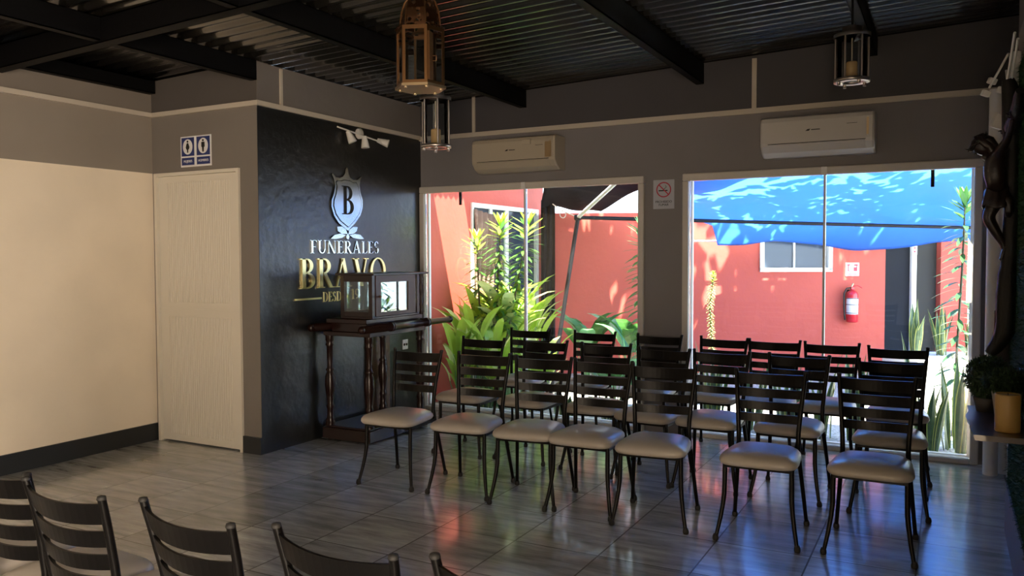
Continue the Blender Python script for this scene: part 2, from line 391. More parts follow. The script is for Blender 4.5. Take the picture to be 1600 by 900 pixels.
# steel channels under the roof
def channel_y(x, ya, yb, h=.14, wd=.06, name='roof_purlin', label=''):
    mb = MB(); zt = zc(x)-.016; z0 = zt-h
    mb.box(x-wd/2, x+wd/2, ya, yb, z0, z0+.006); mb.box(x-wd/2, x+wd/2, ya, yb, zt-.006, zt-.001); mb.box(x+wd/2-.006, x+wd/2, ya, yb, z0, zt-.001)
    mb.box(x-wd/2, x-wd/2+.005, ya, yb, z0, z0+.02); mb.box(x-wd/2, x-wd/2+.005, ya, yb, zt-.02, zt-.001)
    return tag(mb.build(name, M['steel'], origin=(x, (ya+yb)/2, z0)), label, 'beam', 'black steel roof purlins')
G = {}
channel_y(-5.51, -3, 4.36, .10, .07, label='black steel roof purlin running on top of the cream wall')
channel_y(-4.44, -3, 4.37, .14, label='black steel roof purlin ending above the white door wall')
channel_y(-3.32, 3.22, 6.44, .15, label='black steel roof purlin passing behind the brass lantern')
channel_y(-3.32, -3, 3.14, .15, label='black steel roof purlin overhead on the viewer side of the main beam')
channel_y(-1.75, -3, 6.44, .16, label='black steel roof purlin meeting the window wall between both air conditioners')
channel_y(-.50, -3, 6.44, .13, label='black steel roof purlin behind the round lantern by the crucifix')
mb = MB(); vs = []
def beam_x(ya, yb, za, zb):
    vs = []
    for y in (ya, yb):
        for x in (XL+.02, XR-.02):
            for z in (za, zb): vs.append((x, y, zc(x)-.17+z))
    mb.add(vs, [(0, 2, 3, 1), (4, 5, 7, 6), (0, 4, 6, 2), (1, 3, 7, 5), (0, 1, 5, 4), (2, 6, 7, 3)])
beam_x(3.14, 3.22, 0, .006); beam_x(3.14, 3.146, 0, .15); beam_x(3.14, 3.22, .144, .15); beam_x(3.215, 3.22, 0, .02)
tag(mb.build('main_roof_beam', M['steel'], origin=(-2.6, 3.18, 2.78)), 'long black steel main beam crossing the ceiling above the cream wall', 'beam')

# trims
def trim(name, x0, x1, y0, y1, z0, z1): struct(MB().box(x0, x1, y0, y1, z0, z1), name, M['trim'])
trim('trim_1', XL, XL+.025, -3, YD-.0, 2.545, 2.58)
trim('trim_2', XL+.026, XB-.001, YD-.022, YD, 2.545, 2.58)
trim('trim_3', XB, XB+.022, YD-.02, YW-.026, 2.545, 2.58)
trim('trim_4', XB+.0, XR2-.001, YW-.026, YW, 2.535, 2.575)
trim('trim_5', XB, XB+.012, 4.605, 4.63, 2.581, 2.85)
trim('trim_6', -3.845, -3.815, YW-.012, YW, 2.576, 2.895)
trim('trim_7', -1.35, -1.315, YW-.012, YW, 2.576, 2.955)
def base(name, *b): struct(MB().box(*b), name, M['baseboard'])
base('baseboard_left', XL, XL+.015, -3, YD-.001, 0, .135)
base('baseboard_door', -4.598, XB-.0, YD-.015, YD, 0, .125)
base('baseboard_right', XR-.02, XR, -.3, 4.96, 0, .26)
bpy.data.objects['baseboard_right'].data.materials[0] = mat('grey_skirting', (.09, .095, .10), .5)

# white ribbed door
dr = setting('door_1'); dr.location = (-5.05, YD, 0); R_ = dr.location
mb = MB(); mb.box(-5.515, -5.49, YD-.02, YD+.06, 0, 2.105); mb.box(-4.625, -4.60, YD-.02, YD+.06, 0, 2.105); mb.box(-5.49, -4.625, YD-.02, YD+.06, 2.08, 2.105)
mb.build('door_frame', M['door'], dr, rel=R_)
def ribbed(z0, z1):
    mb = MB(); x = -5.487; y = YD+.005
    mb.box(x, -4.628, y, y+.03, z0, z1)
    k = -5.40
    while k < -4.72:
        mb.box(k, k+.012, y-.006, y, z0+.05, z1-.05, bev=.002); k += .024
    return mb
ribbed(.012, 1.04).build('door_panel', M['door'], dr, rel=R_); ribbed(1.052, 2.078).build('door_panel', M['door'], dr, rel=R_)
mb = MB(); mb.box(-5.487, -4.628, YD-.002, YD+.03, 1.04, 1.052); mb.build('door_rail', M['door'], dr, rel=R_)

# windows
def window(name, x0, x1, mull, hang):
    wnd = setting(name); wnd.location = ((x0+x1)/2, YW, 0); Rl = wnd.location
    mb = MB(); f = .05; ya, yb = YW-.035, YW+.03
    mb.box(x0, x1, ya, yb, 2.045, 2.103, bev=.006); mb.box(x0, x0+f, ya, yb, 0, 2.045, bev=.006); mb.box(x1-f, x1, ya, yb, 0, 2.045, bev=.006); mb.box(x0+f, x1-f, ya, yb, 0, .035, bev=.006)
    mb.build('window_frame', M['window_frame'], wnd, rel=Rl)
    mb = MB()
    for a in (x0+f, x1-f-.018): mb.box(a, a+.018, YW+.035, YW+.06, .035, 2.045)
    mb.box(x0+f, x1-f, YW+.035, YW+.06, .035, .05)
    mb.build('inner_track', M['alu'], wnd, rel=Rl)
    mb = MB(); mb.box(mull-.008, mull+.008, YW-.01, YW+.03, .036, 2.044); mb.box(mull-.02, mull+.02, YW-.045, YW-.036, 2.04, 2.10); mb.build('glass_joint', M['alu'], wnd, rel=Rl)
    for a, b in ((x0+f, mull-.009), (mull+.009, x1-f)): MB().box(a+.001, b-.001, YW+.006, YW+.012, .036, 2.044).build('pane', M['glass'], wnd, rel=Rl)
    mb = MB(); mb.box(hang-.012, hang+.012, YW+.07, YW+.09, 1.93, 2.10, bev=.003); mb.lathe([(0, 0), (.02, 0), (.02, .01), (0, .01)], (hang, YW+.08, 2.05), 10)
    mb.build('latch_bar', M['steel'], wnd, rel=Rl)
window('window_1', XB+.001, -2.206, -3.31, -4.03)
window('window_2', -1.884, .199, -.817, -.108)

# ------------------------------------------------------------------ chairs
def xf(pts, s): return [(p[0]*s, p[1], p[2]) for p in pts]
REAR = [(.189, 0, .012), (.180, -.022, .12), (.168, -.052, .26), (.157, -.08, .38), (.153, -.09, .45), (.155, -.087, .52), (.163, -.070, .63), (.173, -.047, .74), (.181, -.026, .829)]
FRONT = [(.163, -.385, .392), (.164, -.387, .30), (.165, -.390, .235), (.170, -.397, .18), (.180, -.410, .11), (.198, -.431, .012)]
def rpos(z):
    for a, b in zip(REAR, REAR[1:]):
        if a[2] <= z <= b[2]:
            t = (z-a[2])/(b[2]-a[2]); return (a[0]+(b[0]-a[0])*t, a[1]+(b[1]-a[1])*t)
    return REAR[-1][:2]
def make_chair():
    t = thing('dining_chair', 'x', 'chair')
    # seat cushion: rounded trapezoid, domed
    mb = MB(); n = 40
    def outline(k, inset):
        q = 2*PI*k/n; c, s_ = math.cos(q), math.sin(q); e = .42
        x = math.copysign(abs(c)**e, c); y = math.copysign(abs(s_)**e, s_)
        hw = (.203-.030*(y+1)/2)-inset; hd = .200-inset
        return (x*hw, -.262+y*hd)
    rings = [(.035, .392), (.008, .395), (.0, .408), (.002, .422), (.012, .436), (.035, .449), (.08, .460), (.13, .466)]
    vs = [(*outline(k, i), z) for i, z in rings for k in range(n)]
    fs = [(a*n+k, a*n+(k+1) % n, (a+1)*n+(k+1) % n, (a+1)*n+k) for a in range(len(rings)-1) for k in range(n)]
    mb.add(vs, fs+[tuple(range((len(rings)-1)*n, len(rings)*n))], 0, True); mb.add(vs[:n], [tuple(range(n-1, -1, -1))])
    mb.build('seat', M['vinyl'], t)
    mb = MB(); mb.box(-.165, .165, -.40, -.375, .372, .391); mb.box(-.158, .158, -.10, -.08, .372, .391)
    for s_ in (-1, 1): mb.box(min(s_*.15, s_*.17), max(s_*.15, s_*.17), -.39, -.09, .372, .391)
    mb.build('seat_frame', M['chair'], t)
    for s_ in (-1, 1):
        lg = MB().tube(xf(FRONT, s_), [.0125, .0125, .0125, .0115, .011, .0095], 10).build('leg', M['chair'], t)
        MB().lathe([(.0, 0), (.013, .0), (.016, .008), (.015, .02), (.010, .032), (.0, .033)], (s_*.199, -.432, 0), 10).build('rubber_foot', M['rubber'], lg)
        bp = MB().tube(xf(REAR, s_), [.010, .0105, .0115, .0125, .0125, .0125, .012, .0115, .011], 10).build('back_post', M['chair'], t)
        MB().lathe([(.0, 0), (.013, .0), (.016, .008), (.015, .02), (.010, .032), (.0, .033)], (s_*.189, 0, 0), 10).build('rubber_foot', M['rubber'], bp)
        MB().lathe([(.0112, 0), (.0125, .003), (.0105, .010), (.0, .0125)], (s_*.181, -.026, .823), 10).build('end_cap', M['rubber'], bp)
    for z0, z1 in ((.753, .812), (.687, .734), (.621, .666), (.557, .602)):
        mb = MB(); N = 14
        (xa, ya), (xb, yb) = rpos(z0), rpos(z1); vs = []
        for i in range(N+1):
            u = i/N*2-1; bow = .036*(1-u*u); dip = -.008*(1-u*u)
            vs += [(u*xa, ya+bow-.004, z0+dip), (u*xa, ya+bow+.004, z0+dip), (u*xb, yb+bow+.004, z1+dip), (u*xb, yb+bow-.004, z1+dip)]
        fs = [(i*4+j, i*4+(j+1) % 4, (i+1)*4+(j+1) % 4, (i+1)*4+j) for i in range(N) for j in range(4)]
        mb.add(vs, fs, 0, False); mb.build('back_slat', M['chair'], t)
    return t
chair0 = make_chair(); used = False
def place_chair(x, y, th, label, group):
    global used
    c = copy_tree(chair0) if used else chair0; used = True
    c.location = (x, y, 0); c.rotation_euler = (0, 0, th); c['label'] = label; c['group'] = group
ORD = ['first', 'second', 'third', 'fourth', 'fifth', 'sixth', 'seventh']
A = [(-3.122, 4.534, .044), (-2.633, 4.568, .093), (-2.207, 4.567, .122), (-1.811, 4.572, .012), (-1.43, 4.545, .105), (-.84, 4.56, .024), (-.316, 4.595, 0)]
B = [(-3.139, 5.439, .0), (-2.629, 5.48, -.05), (-2.144, 5.459, .08), (-1.684, 5.36, -.08), (-1.30, 5.366, -.02), (-.819, 5.383, -.036), (-.287, 5.34, .03)]
Cc = [(-3.155, 6.27, .06), (-2.569, 6.29, -.02), (-2.003, 6.25, -.03), (-1.494, 6.25, -.1), (-1.122, 6.234, 0), (-.723, 6.206, 0), (-.294, 6.112, .03)]
LA = ['dark slat-back chair with beige seat standing alone beside the urn cart, front row', 'second chair from the urn cart in the front row', 'third chair from the urn cart in the front row, feet touching its neighbours',
      'fourth chair from the urn cart in the front row', 'fifth chair from the urn cart in the front row, before the wide gap', 'sixth chair from the urn cart in the front row, just after the wide gap',
      'last front row chair at the shelf end, largest facing the viewer']
for i, p in enumerate(A): place_chair(*p, LA[i], 'chairs of the front row facing the viewer')
for i, p in enumerate(B): place_chair(*p, 'dark slat-back chair, %s from the black wall in the middle row of three' % ORD[i], 'chairs of the middle row')
for i, p in enumerate(Cc): place_chair(*p, 'dark slat-back chair, %s from the black wall in the back row against the windows' % ORD[i], 'chairs of the back row by the glass')
FGc = [(-2.93, 1.39, -.02), (-2.507, 1.375, -.04), (-2.108, 1.33, -.06), (-1.643, 1.34, -.12), (-1.189, 1.35, -.10), (-.755, 1.36, -.09)]
for i, p in enumerate(FGc):
    place_chair(p[0], p[1], PI+p[2], ['chair nearest the cream wall seen from behind, only its beige seat corner in view', 'chair seen from behind, cut by the left picture edge', 'chair seen from behind, second visible backrest from the left, beige seat showing past its post',
                'chair seen from behind, middle one of the five visible backrests near the viewer', 'chair seen from behind, only its curved top slat showing at the bottom picture edge',
                'chair seen from behind, only one post tip showing at bottom edge'][i], 'chairs nearest the viewer seen from behind')

# ------------------------------------------------------------------ lettering on the black wall
FX = XB+.001
def wallfn(y0, z0, sc): return lambda a, b, d: (FX+d, y0+a*sc[0], z0+b*sc[1])
def arc(cx, cy, rx, ry, a0, a1, wx, wy, n=18):
    o, i = [], []
    for k in range(n+1):
        q = a0+(a1-a0)*k/n
        o.append((cx+rx*math.cos(q), cy+ry*math.sin(q))); i.append((cx+(rx-wx)*math.cos(q), cy+(ry-wy)*math.sin(q)))
    return [[o[k], o[k+1], i[k+1], i[k]] for k in range(n)]
def rc(x0, y0, x1, y1): return [[(x0, y0), (x1, y0), (x1, y1), (x0, y1)]]
def sl(x0, y0, x1, y1, w_): return [[(x0, y0), (x0+w_, y0), (x1+w_, y1), (x1, y1)]]
T, t_, S = .15, .045, .035
def tri(a, b, c): return [[a, b, c]]
GL = {
 'F': (.56, rc(.09, 0, .09+T, 1)+rc(0, 0, .33, S)+rc(0, 1-S, .54, 1)+tri((.54, 1), (.54, .78), (.44, 1))+rc(.24, .48, .44, .48+t_)+tri((.44, .60), (.44, .40), (.40, .5))),
 'E': (.58, rc(.09, 0, .09+T, 1)+rc(0, 0, .55, S)+rc(0, 1-S, .53, 1)+tri((.53, 1), (.53, .78), (.43, 1))+tri((.57, .24), (.55, 0), (.43, 0))+rc(.24, .49, .44, .49+t_)+tri((.44, .61), (.44, .41), (.40, .51))),
 'L': (.54, rc(.09, 0, .09+T, 1)+rc(0, 0, .52, S)+rc(0, 1-S, .33, 1)+tri((.55, .27), (.52, 0), (.40, 0))),
 'U': (.76, rc(.09, .32, .09+T, 1)+rc(0, 1-S, .33, 1)+rc(.61, .32, .61+t_, 1)+rc(.52, 1-S, .75, 1)+arc(.373, .33, .283, .34, PI, 2*PI, .10, .07)),
 'N': (.82, rc(.10, 0, .10+t_, 1)+rc(0, 0, .24, S)+rc(.67, 0, .67+t_, 1)+rc(.58, 1-S, .80, 1)+sl(.56, 0, .04, 1, T)+rc(.0, 1-S, .12, 1)),
 'R': (.74, rc(.09, 0, .09+T, 1)+rc(0, 0, .33, S)+rc(0, 1-S, .3, 1)+arc(.28, .74, .32, .26, -PI/2, PI/2, T, .045)+sl(.55, 0, .26, .49, T)+rc(.66, 0, .78, S)),
 'A': (.80, sl(.06, 0, .34, .98, .05)+sl(.56, 0, .30, 1, T)+rc(0, 0, .2, S)+rc(.48, 0, .80, S)+rc(.16, .30, .6, .30+t_)),
 'S': (.50, arc(.25, .74, .22, .26, PI*.12, PI, .13, .05)+arc(.25, .74, .22, .25, PI, PI*1.45, .13, .10)+arc(.24, .27, .23, .27, -PI, -PI*.55+.4, .02, .05)+arc(.24, .27, .24, .27, -PI*.5, PI*.45, .14, .06)+sl(.34, .42, .06, .62, .14)),
 'B': (.68, rc(.09, 0, .09+T, 1)+rc(0, 0, .32, S)+rc(0, 1-S, .32, 1)+arc(.28, .755, .28, .245, -PI/2, PI/2, T, .045)+arc(.30, .265, .34, .265, -PI/2, PI/2, T+.01, .045)+rc(.24, .50, .32, .535)),
 'V': (.80, sl(.36, 0, .06, 1, T)+sl(.38, .02, .66, 1, .05)+rc(0, 1-S, .30, 1)+rc(.58, 1-S, .80, 1)),
 'O': (.86, arc(.43, .5, .42, .52, 0, 2*PI, .13, .045, 36)),
 'D': (.78, rc(.09, 0, .09+T, 1)+rc(0, 0, .33, S)+rc(0, 1-S, .33, 1)+arc(.28, .5, .46, .5, -PI/2, PI/2, T, .045)),
 '1': (.36, rc(.12, 0, .12+T, 1)+rc(.02, 0, .36, S)+sl(.0, .84, .12, 1, .05)),
 '9': (.54, arc(.26, .66, .26, .34, 0, 2*PI, .12, .05, 30)+arc(.05, .66, .47, .66, -PI*.42, 0, .12, .07)),
}
def word(s_, sp=.07, space=.3):
    out, x = [], 0
    for ch in s_:
        if ch == ' ': x += space; continue
        wd, ps = GL[ch]; out.append([[(a+x, b) for a, b in p] for p in ps]); x += wd+sp
    return out, x-sp
def put(word_, y0, y1, z0, h, m, parent, rel, d=.014):
    ls, wd = word(word_); sx = (y1-y0)/wd; fn = wallfn(y0, z0, (sx, h))
    for l in ls:
        mb = MB()
        for p in l: mb.prism(p, fn, 0, d)
        mb.build('letter', m, parent, rel=rel)
sg = thing('logo_sign', 'gold and steel funeral home lettering with crowned shield on the black wall', 'sign', (XB, 5.35, 1.08)); R_ = sg.location
put('FUNERALES', 4.912, 5.785, 1.478, .105, M['silver'], sg, R_, .007)
put('BRAVO', 4.788, 5.876, 1.202, .236, M['gold'], sg, R_)
put('DESDE', 5.055, 5.335, 1.088, .080, M['gold'], sg, R_, .004)
put('19', 5.410, 5.52, 1.095, .085, M['gold'], sg, R_, .004)
MB().box(FX, FX+.01, 4.735, 5.035, 1.114, 1.128).build('rule_line', M['gold'], sg, rel=R_)
SH = [(5.356, 2.192), (5.34, 2.171), (5.331, 2.137), (5.304, 2.109), (5.264, 2.096), (5.218, 2.097), (5.176, 2.127), (5.168, 2.114), (5.194, 2.08), (5.208, 2.042), (5.193, 1.976), (5.162, 1.91), (5.157, 1.858), (5.189, 1.782), (5.247, 1.725), (5.361, 1.666), (5.462, 1.739), (5.527, 1.803), (5.556, 1.865), (5.557, 1.933), (5.53, 1.992), (5.52, 2.052), (5.528, 2.094), (5.55, 2.129), (5.532, 2.124), (5.489, 2.097), (5.437, 2.093), (5.396, 2.107), (5.376, 2.141), (5.37, 2.174)]
idf = lambda a, b, d: (FX+d, a, b)
MB().prism(SH, idf, 0, .014).build('shield_rim', M['silver'], sg, rel=R_)
cy, cz = 5.36, 1.90
inn = [(cy+(a-cy)*(.86 if b < 2.1 else .8), cz+(b-cz)*.86) for a, b in SH[3:6]+SH[8:22]+SH[25:28]]
MB().prism([(cy+(a-cy)*1.035, cz+(b-cz)*1.03) for a, b in inn], idf, .014, .0165).build('shield_groove', M['dark'], sg, rel=R_)
MB().prism(inn, idf, .0165, .019).build('shield_face', M['silver'], sg, rel=R_)
mb = MB(); fn = lambda a, b, d: (FX+d, 5.285+a*.225, 1.80+b*.235)
for p in GL['B'][1]: mb.prism(p, fn, .019, .023)
mb.build('monogram', M['dark'], sg, rel=R_)
for L_ in ([(5.227, 1.695), (5.287, 1.7), (5.337, 1.676), (5.357, 1.64), (5.286, 1.639), (5.236, 1.66)], [(5.489, 1.7), (5.43, 1.701), (5.378, 1.673), (5.367, 1.636), (5.429, 1.642), (5.476, 1.666)],
           [(5.147, 1.597), (5.196, 1.629), (5.266, 1.641), (5.336, 1.629), (5.285, 1.606), (5.205, 1.596)], [(5.573, 1.603), (5.524, 1.636), (5.45, 1.642), (5.383, 1.63), (5.429, 1.608), (5.513, 1.6)],
           [(5.361, 1.643), (5.383, 1.619), (5.366, 1.593), (5.342, 1.603), (5.34, 1.623)]):
    MB().prism(L_, idf, 0, .012).build('leaf_ornament', M['silver'], sg, rel=R_)

# ------------------------------------------------------------------ urn cart
ct = thing('urn_cart', 'dark mahogany urn cart with glazed box, turned posts and long carrying poles', 'cart', (-4.14, 5.38, 0)); R_ = ct.location
x0, x1, y0_, y1_ = -4.375, -3.905, 4.985, 5.775
mb = MB(); mb.box(x0, x1, y0_, y1_, .012, .10); mb.box(x0+.012, x1-.012, y0_+.012, y1_-.012, .10, .115, bev=.004)
for a in (x0+.03, x1-.06):
    for b in (y0_+.03, y1_-.06): mb.box(a, a+.03, b, b+.03, 0, .012)
mb.build('base', M['mahogany'], ct, rel=R_, bevel=.004)
prof = [(.030, .115), (.030, .135), (.024, .14), (.030, .155), (.022, .17), (.020, .24), (.026, .26), (.022, .275), (.018, .29), (.026, .36), (.033, .43), (.030, .50), (.020, .54), (.028, .555), (.018, .57), (.017, .60), (.019, .74), (.027, .755), (.018, .77), (.026, .79), (.026, .828)]
for px in (-4.335, -3.945):
    for py in (5.035, 5.725): MB().lathe([(q*1.3, z_) for q, z_ in prof], (px, py, 0), 16).build('post', M['mahogany'], ct, rel=R_)
mb = MB(); mb.box(-4.37, -3.91, 5.0, 5.76, .828, .862); mb.box(-4.33, -3.935, 4.99, 5.75, .93, .965); mb.box(-4.30, -3.95, 5.02, 5.73, .862, .93)
mb.build('deck', M['mahogany'], ct, rel=R_, bevel=.004)
for px in (-3.872, -4.368):
    mb = MB(); pr_ = [(0, 4.83), (.012, 4.832), (.022, 4.842), (.026, 4.855), (.020, 4.868), (.014, 4.875), (.014, 4.882), (.026, 4.886), (.0265, 5.20), (.033, 5.205), (.033, 5.22), (.028, 5.225), (.033, 5.23), (.033, 5.245), (.0265, 5.25),
           (.0265, 5.70), (.033, 5.705), (.033, 5.72), (.028, 5.725), (.033, 5.73), (.033, 5.745), (.0235, 5.75), (.0225, 6.05), (.016, 6.055), (.026, 6.07), (.028, 6.085), (.020, 6.102), (0, 6.107)]
    mb.lathe([(q*1.15, z_) for q, z_ in pr_], (px, 0, .898), 18, axis='Y'); mb.build('carrying_pole', M['mahogany'], ct, rel=R_)
bx0, bx1, by0, by1 = -4.215, -3.905, 5.03, 5.665
mb = MB(); mb.box(bx0-.03, bx1+.035, by0-.03, by1+.09, 1.305, 1.322); mb.box(bx0, bx1, by0, by1, .966, .985)
mb.build('box_top', M['mahogany'], ct, rel=R_, bevel=.004)
mb = MB()
for a in (bx0, bx1-.035):
    for b in (by0, by1-.035): mb.box(a, a+.035, b, b+.035, .985, 1.305)
for b in (by0+.005, by1-.02):
    mb.box(bx0+.035, bx1-.035, b, b+.015, .985, 1.02); mb.box(bx0+.035, bx1-.035, b, b+.015, 1.255, 1.305)
mb.box(bx0+.005, bx0+.02, by0+.035, by1-.035, .985, 1.02); mb.box(bx0+.005, bx0+.02, by0+.035, by1-.035, 1.255, 1.305)
mb.build('box_frame', M['mahogany'], ct, rel=R_)
mb = MB(); fx = bx1-.012
mb.box(fx, fx+.018, 5.07, 5.135, .987, 1.303); mb.box(fx, fx+.018, 5.50, 5.60, .987, 1.303); mb.box(fx, fx+.018, 5.135, 5.50, .987, 1.015); mb.box(fx, fx+.018, 5.135, 5.50, 1.25, 1.303)
dd = mb.build('door', mat('mahogany_door', (.055, .024, .015), .35, spec=.35), ct, rel=R_)
MB().lathe([(0, .03), (.008, .028), (.008, .012), (.004, .008), (.004, 0)], (fx+.016, 5.10, 1.14), 10, axis='X').build('knob', M['brass'], dd, rel=R_)
MB().box(fx+.006, fx+.010, 5.135, 5.50, 1.015, 1.25).build('pane', M['cglass'], dd, rel=R_)
MB().box(bx0+.035, bx1-.035, by0+.010, by0+.014, 1.02, 1.255).build('glass_side', M['cglass'], ct, rel=R_)
MB().box(bx0+.035, bx1-.035, by1-.015, by1-.011, 1.02, 1.255).build('glass_side', M['cglass'], ct, rel=R_)
MB().box(bx0+.010, bx0+.014, by0+.035, by1-.035, 1.02, 1.255).build('glass_side', M['cglass'], ct, rel=R_)
sp = [(.012, .966), (.02, .972), (.014, .985), (.012, 1.03), (.02, 1.05), (.013, 1.065), (.012, 1.12), (.018, 1.16), (.021, 1.2), (.013, 1.24), (.018, 1.25), (.012, 1.265), (.018, 1.29), (.018, 1.305)]
for px in (-3.915, -4.215): MB().lathe(sp, (px, 5.705, 0), 12).build('baluster', M['mahogany'], ct, rel=R_)
# board leaning behind the cart and socket
bd = MB().box(XB+.005, XB+.03, 5.60, 5.90, 0, .80, bev=.003).build('wooden_board', M['brownpanel'], origin=(XB+.015, 5.75, 0))
tag(bd, 'plain brown wooden board standing behind the urn cart against the black wall', 'board')
so = thing('wall_socket', 'small white wall socket low on the black wall beside the window', 'socket', (XB, 6.17, .64))
MB().box(0, .008, -.04, .04, -.045, .045, bev=.002).build('plate', M['white'], so)
for q in (-.018, .018): MB().lathe([(.012, .008), (.012, .011), (0, .011)], (0, q, 0), 12, axis='X').build('outlet', M['dark'], so)

# ------------------------------------------------------------------ signs
rot_front = (PI/2, 0, 0)
def restroom(x0, x1, body, skirt, label):
    s_ = thing('restroom_sign', label, 'sign', ((x0+x1)/2, YD-.001, 2.14), 0, 'pair of restroom signs over the white door')
    w2 = (x1-x0)/2; MB().box(-w2, w2, -.006, 0, 0, .232, bev=.001).build('plate', M['whitep'], s_)
    MB().box(-w2+.012, w2-.012, -.0075, -.006, .082, .222).build('blue_field', M['blue'], s_)
    MB().box(-w2+.012, w2-.012, -.0075, -.006, .014, .070).build('caption_field', M['blue'], s_)
    mb = MB(); n = 28; mb.prism([(.052*math.cos(2*PI*k/n), .152+.058*math.sin(2*PI*k/n)) for k in range(n)], lambda a, b, d: (a, -d, b), .0075, .0085); mb.build('white_disc', M['whitep'], s_)
    mb = MB(); fn = lambda a, b, d: (a, -d, b)
    mb.prism([(.009*math.cos(2*PI*k/12), .192+.009*math.sin(2*PI*k/12)) for k in range(12)], fn, .0085, .0095)
    if skirt: P_ = [(-.008, .180), (.008, .180), (.020, .150), (.015, .135), (.007, .130), (.006, .108), (-.006, .108), (-.007, .130), (-.015, .135), (-.020, .150)]
    else: P_ = [(-.017, .180), (.017, .180), (.018, .145), (.010, .140), (.007, .106), (-.007, .106), (-.010, .140), (-.018, .145)]
    mb.prism(P_, fn, .0085, .0095); mb.build('pictogram', M['dark'], s_)
    text('caption', body, .026, M['whitep'], s_, (0, -.008, .042), rot_front, sx=.95)
restroom(-5.217, -5.056, 'MUJERES', True, "blue and white women's restroom sign, the one nearer the corner")
restroom(-5.052, -4.888, 'HOMBRES', False, "blue and white men's restroom sign beside the women's one")
ns = thing('no_smoking_sign', 'white no smoking sign on the pillar between the windows', 'sign', (-2.045, YW-.001, 1.83))
MB().box(-.088, .088, -.005, 0, 0, .235, bev=.001).build('plate', mat('pale_sign', (.42, .44, .52), .5), ns)
mb = MB()
for p in arc(0, .155, .062, .062, 0, 2*PI, .009, .009, 36): mb.prism(p, lambda a, b, d: (a, -d, b), .005, .0065)
for p in [[(-.045, .194), (-.039, .200), (.045, .116), (.039, .110)]]: mb.prism(p, lambda a, b, d: (a, -d, b), .0065, .0075)
mb.build('prohibition_ring', M['redp'], ns)
mb = MB(); mb.prism([(-.042, .143), (.032, .143), (.032, .152), (-.042, .152)], lambda a, b, d: (a, -d, b), .005, .0062); mb.prism([(.0, .16), (.02, .175), (.012, .19), (.015, .19), (.024, .175), (.004, .158)], lambda a, b, d: (a, -d, b), .005, .0062); mb.build('cigarette', M['dark'], ns)
text('caption', 'PROHIBIDO', .026, M['dark'], ns, (0, -.0058, .057), rot_front)
text('caption', 'FUMAR', .026, M['dark'], ns, (0, -.0058, .032), rot_front)

# ------------------------------------------------------------------ air conditioners
def aircon(x0, x1, z0, z1, m, label, lid):
    a = thing('air_conditioner', label, 'air conditioner', ((x0+x1)/2, YW, z0), 0, 'wall air conditioners over the windows'); W = (x1-x0)/2; H = z1-z0; D = .21
    pr_ = [(0, 0), (0, H), (-.17, H), (-.20, H-.012), (-D, H-.04), (-D, .10), (-.205, .075), (-.16, .03), (-.10, 0)]
    mb = MB(); n = len(pr_); X = [-W, -W+.012, W-.012, W]; vs = []
    for i, x in enumerate(X):
        s_ = .96 if i in (0, 3) else 1
        for y, z in pr_: vs.append((x, y*s_, H/2+(z-H/2)*s_))
    fs = [(i*n+k, i*n+(k+1) % n, (i+1)*n+(k+1) % n, (i+1)*n+k) for i in range(3) for k in range(n)]
    mb.add(vs, fs+[tuple(range(n)), tuple(range(4*n-1, 3*n-1, -1))]); mb.build('body', m, a)
    q = Matrix.Rotation(0, 4, 'X')
    mb = MB(); mb.add([(-W+.06, -.2085, .088), (W-.06, -.2085, .088), (W-.06, -.168, .036), (-W+.06, -.168, .036), (-W+.06, -.2105, .084), (W-.06, -.2105, .084), (W-.06, -.172, .032), (-W+.06, -.172, .032)],
                      [(0, 1, 2, 3), (7, 6, 5, 4), (0, 4, 5, 1), (2, 6, 7, 3), (1, 5, 6, 2), (0, 3, 7, 4)]); mb.build('air_flap', m, a)
    MB().box(-W+.055, W-.055, -.2112, -.206, .0885, .0925).build('flap_gap', M['dark'], a)
    mb = MB(); mb.prism([(-.07, .172), (-.045, .172), (-.035, .186), (-.055, .184)], lambda p, z, d: (p, -d, z), .21, .2108); mb.box(-.03, .03, -.2108, -.21, .176, .182); mb.build('logo', M['dark'], a)
    MB().box(W-.18, W-.11, -.2106, -.21, H-.085, H-.082).build('marking', M['dark'], a)
    MB().box(W-.05, W-.035, -.2106, -.21, .12, H-.05).build('seam', M['brass2'], a)
    if lid:
        mb = MB(); mb.box(W-.30, W-.22, -.222, -.211, H-.075, H-.03, bev=.003); mb.box(W-.262, W-.257, -.214, -.211, H-.03, H-.012); mb.build('hanging_tag', M['ac'], a)
        MB().box(W-.09, W-.03, -.213, -.211, .10, H-.06, bev=.001).build('energy_label', M['brass2'], a)
aircon(-3.735, -2.925, 2.185, 2.475, M['ac'], 'beige air conditioner with a hanging tag over the window near the black wall', True)
aircon(-1.245, -.470, 2.175, 2.465, M['ac2'], 'plain white air conditioner over the window near the crucifix', False)

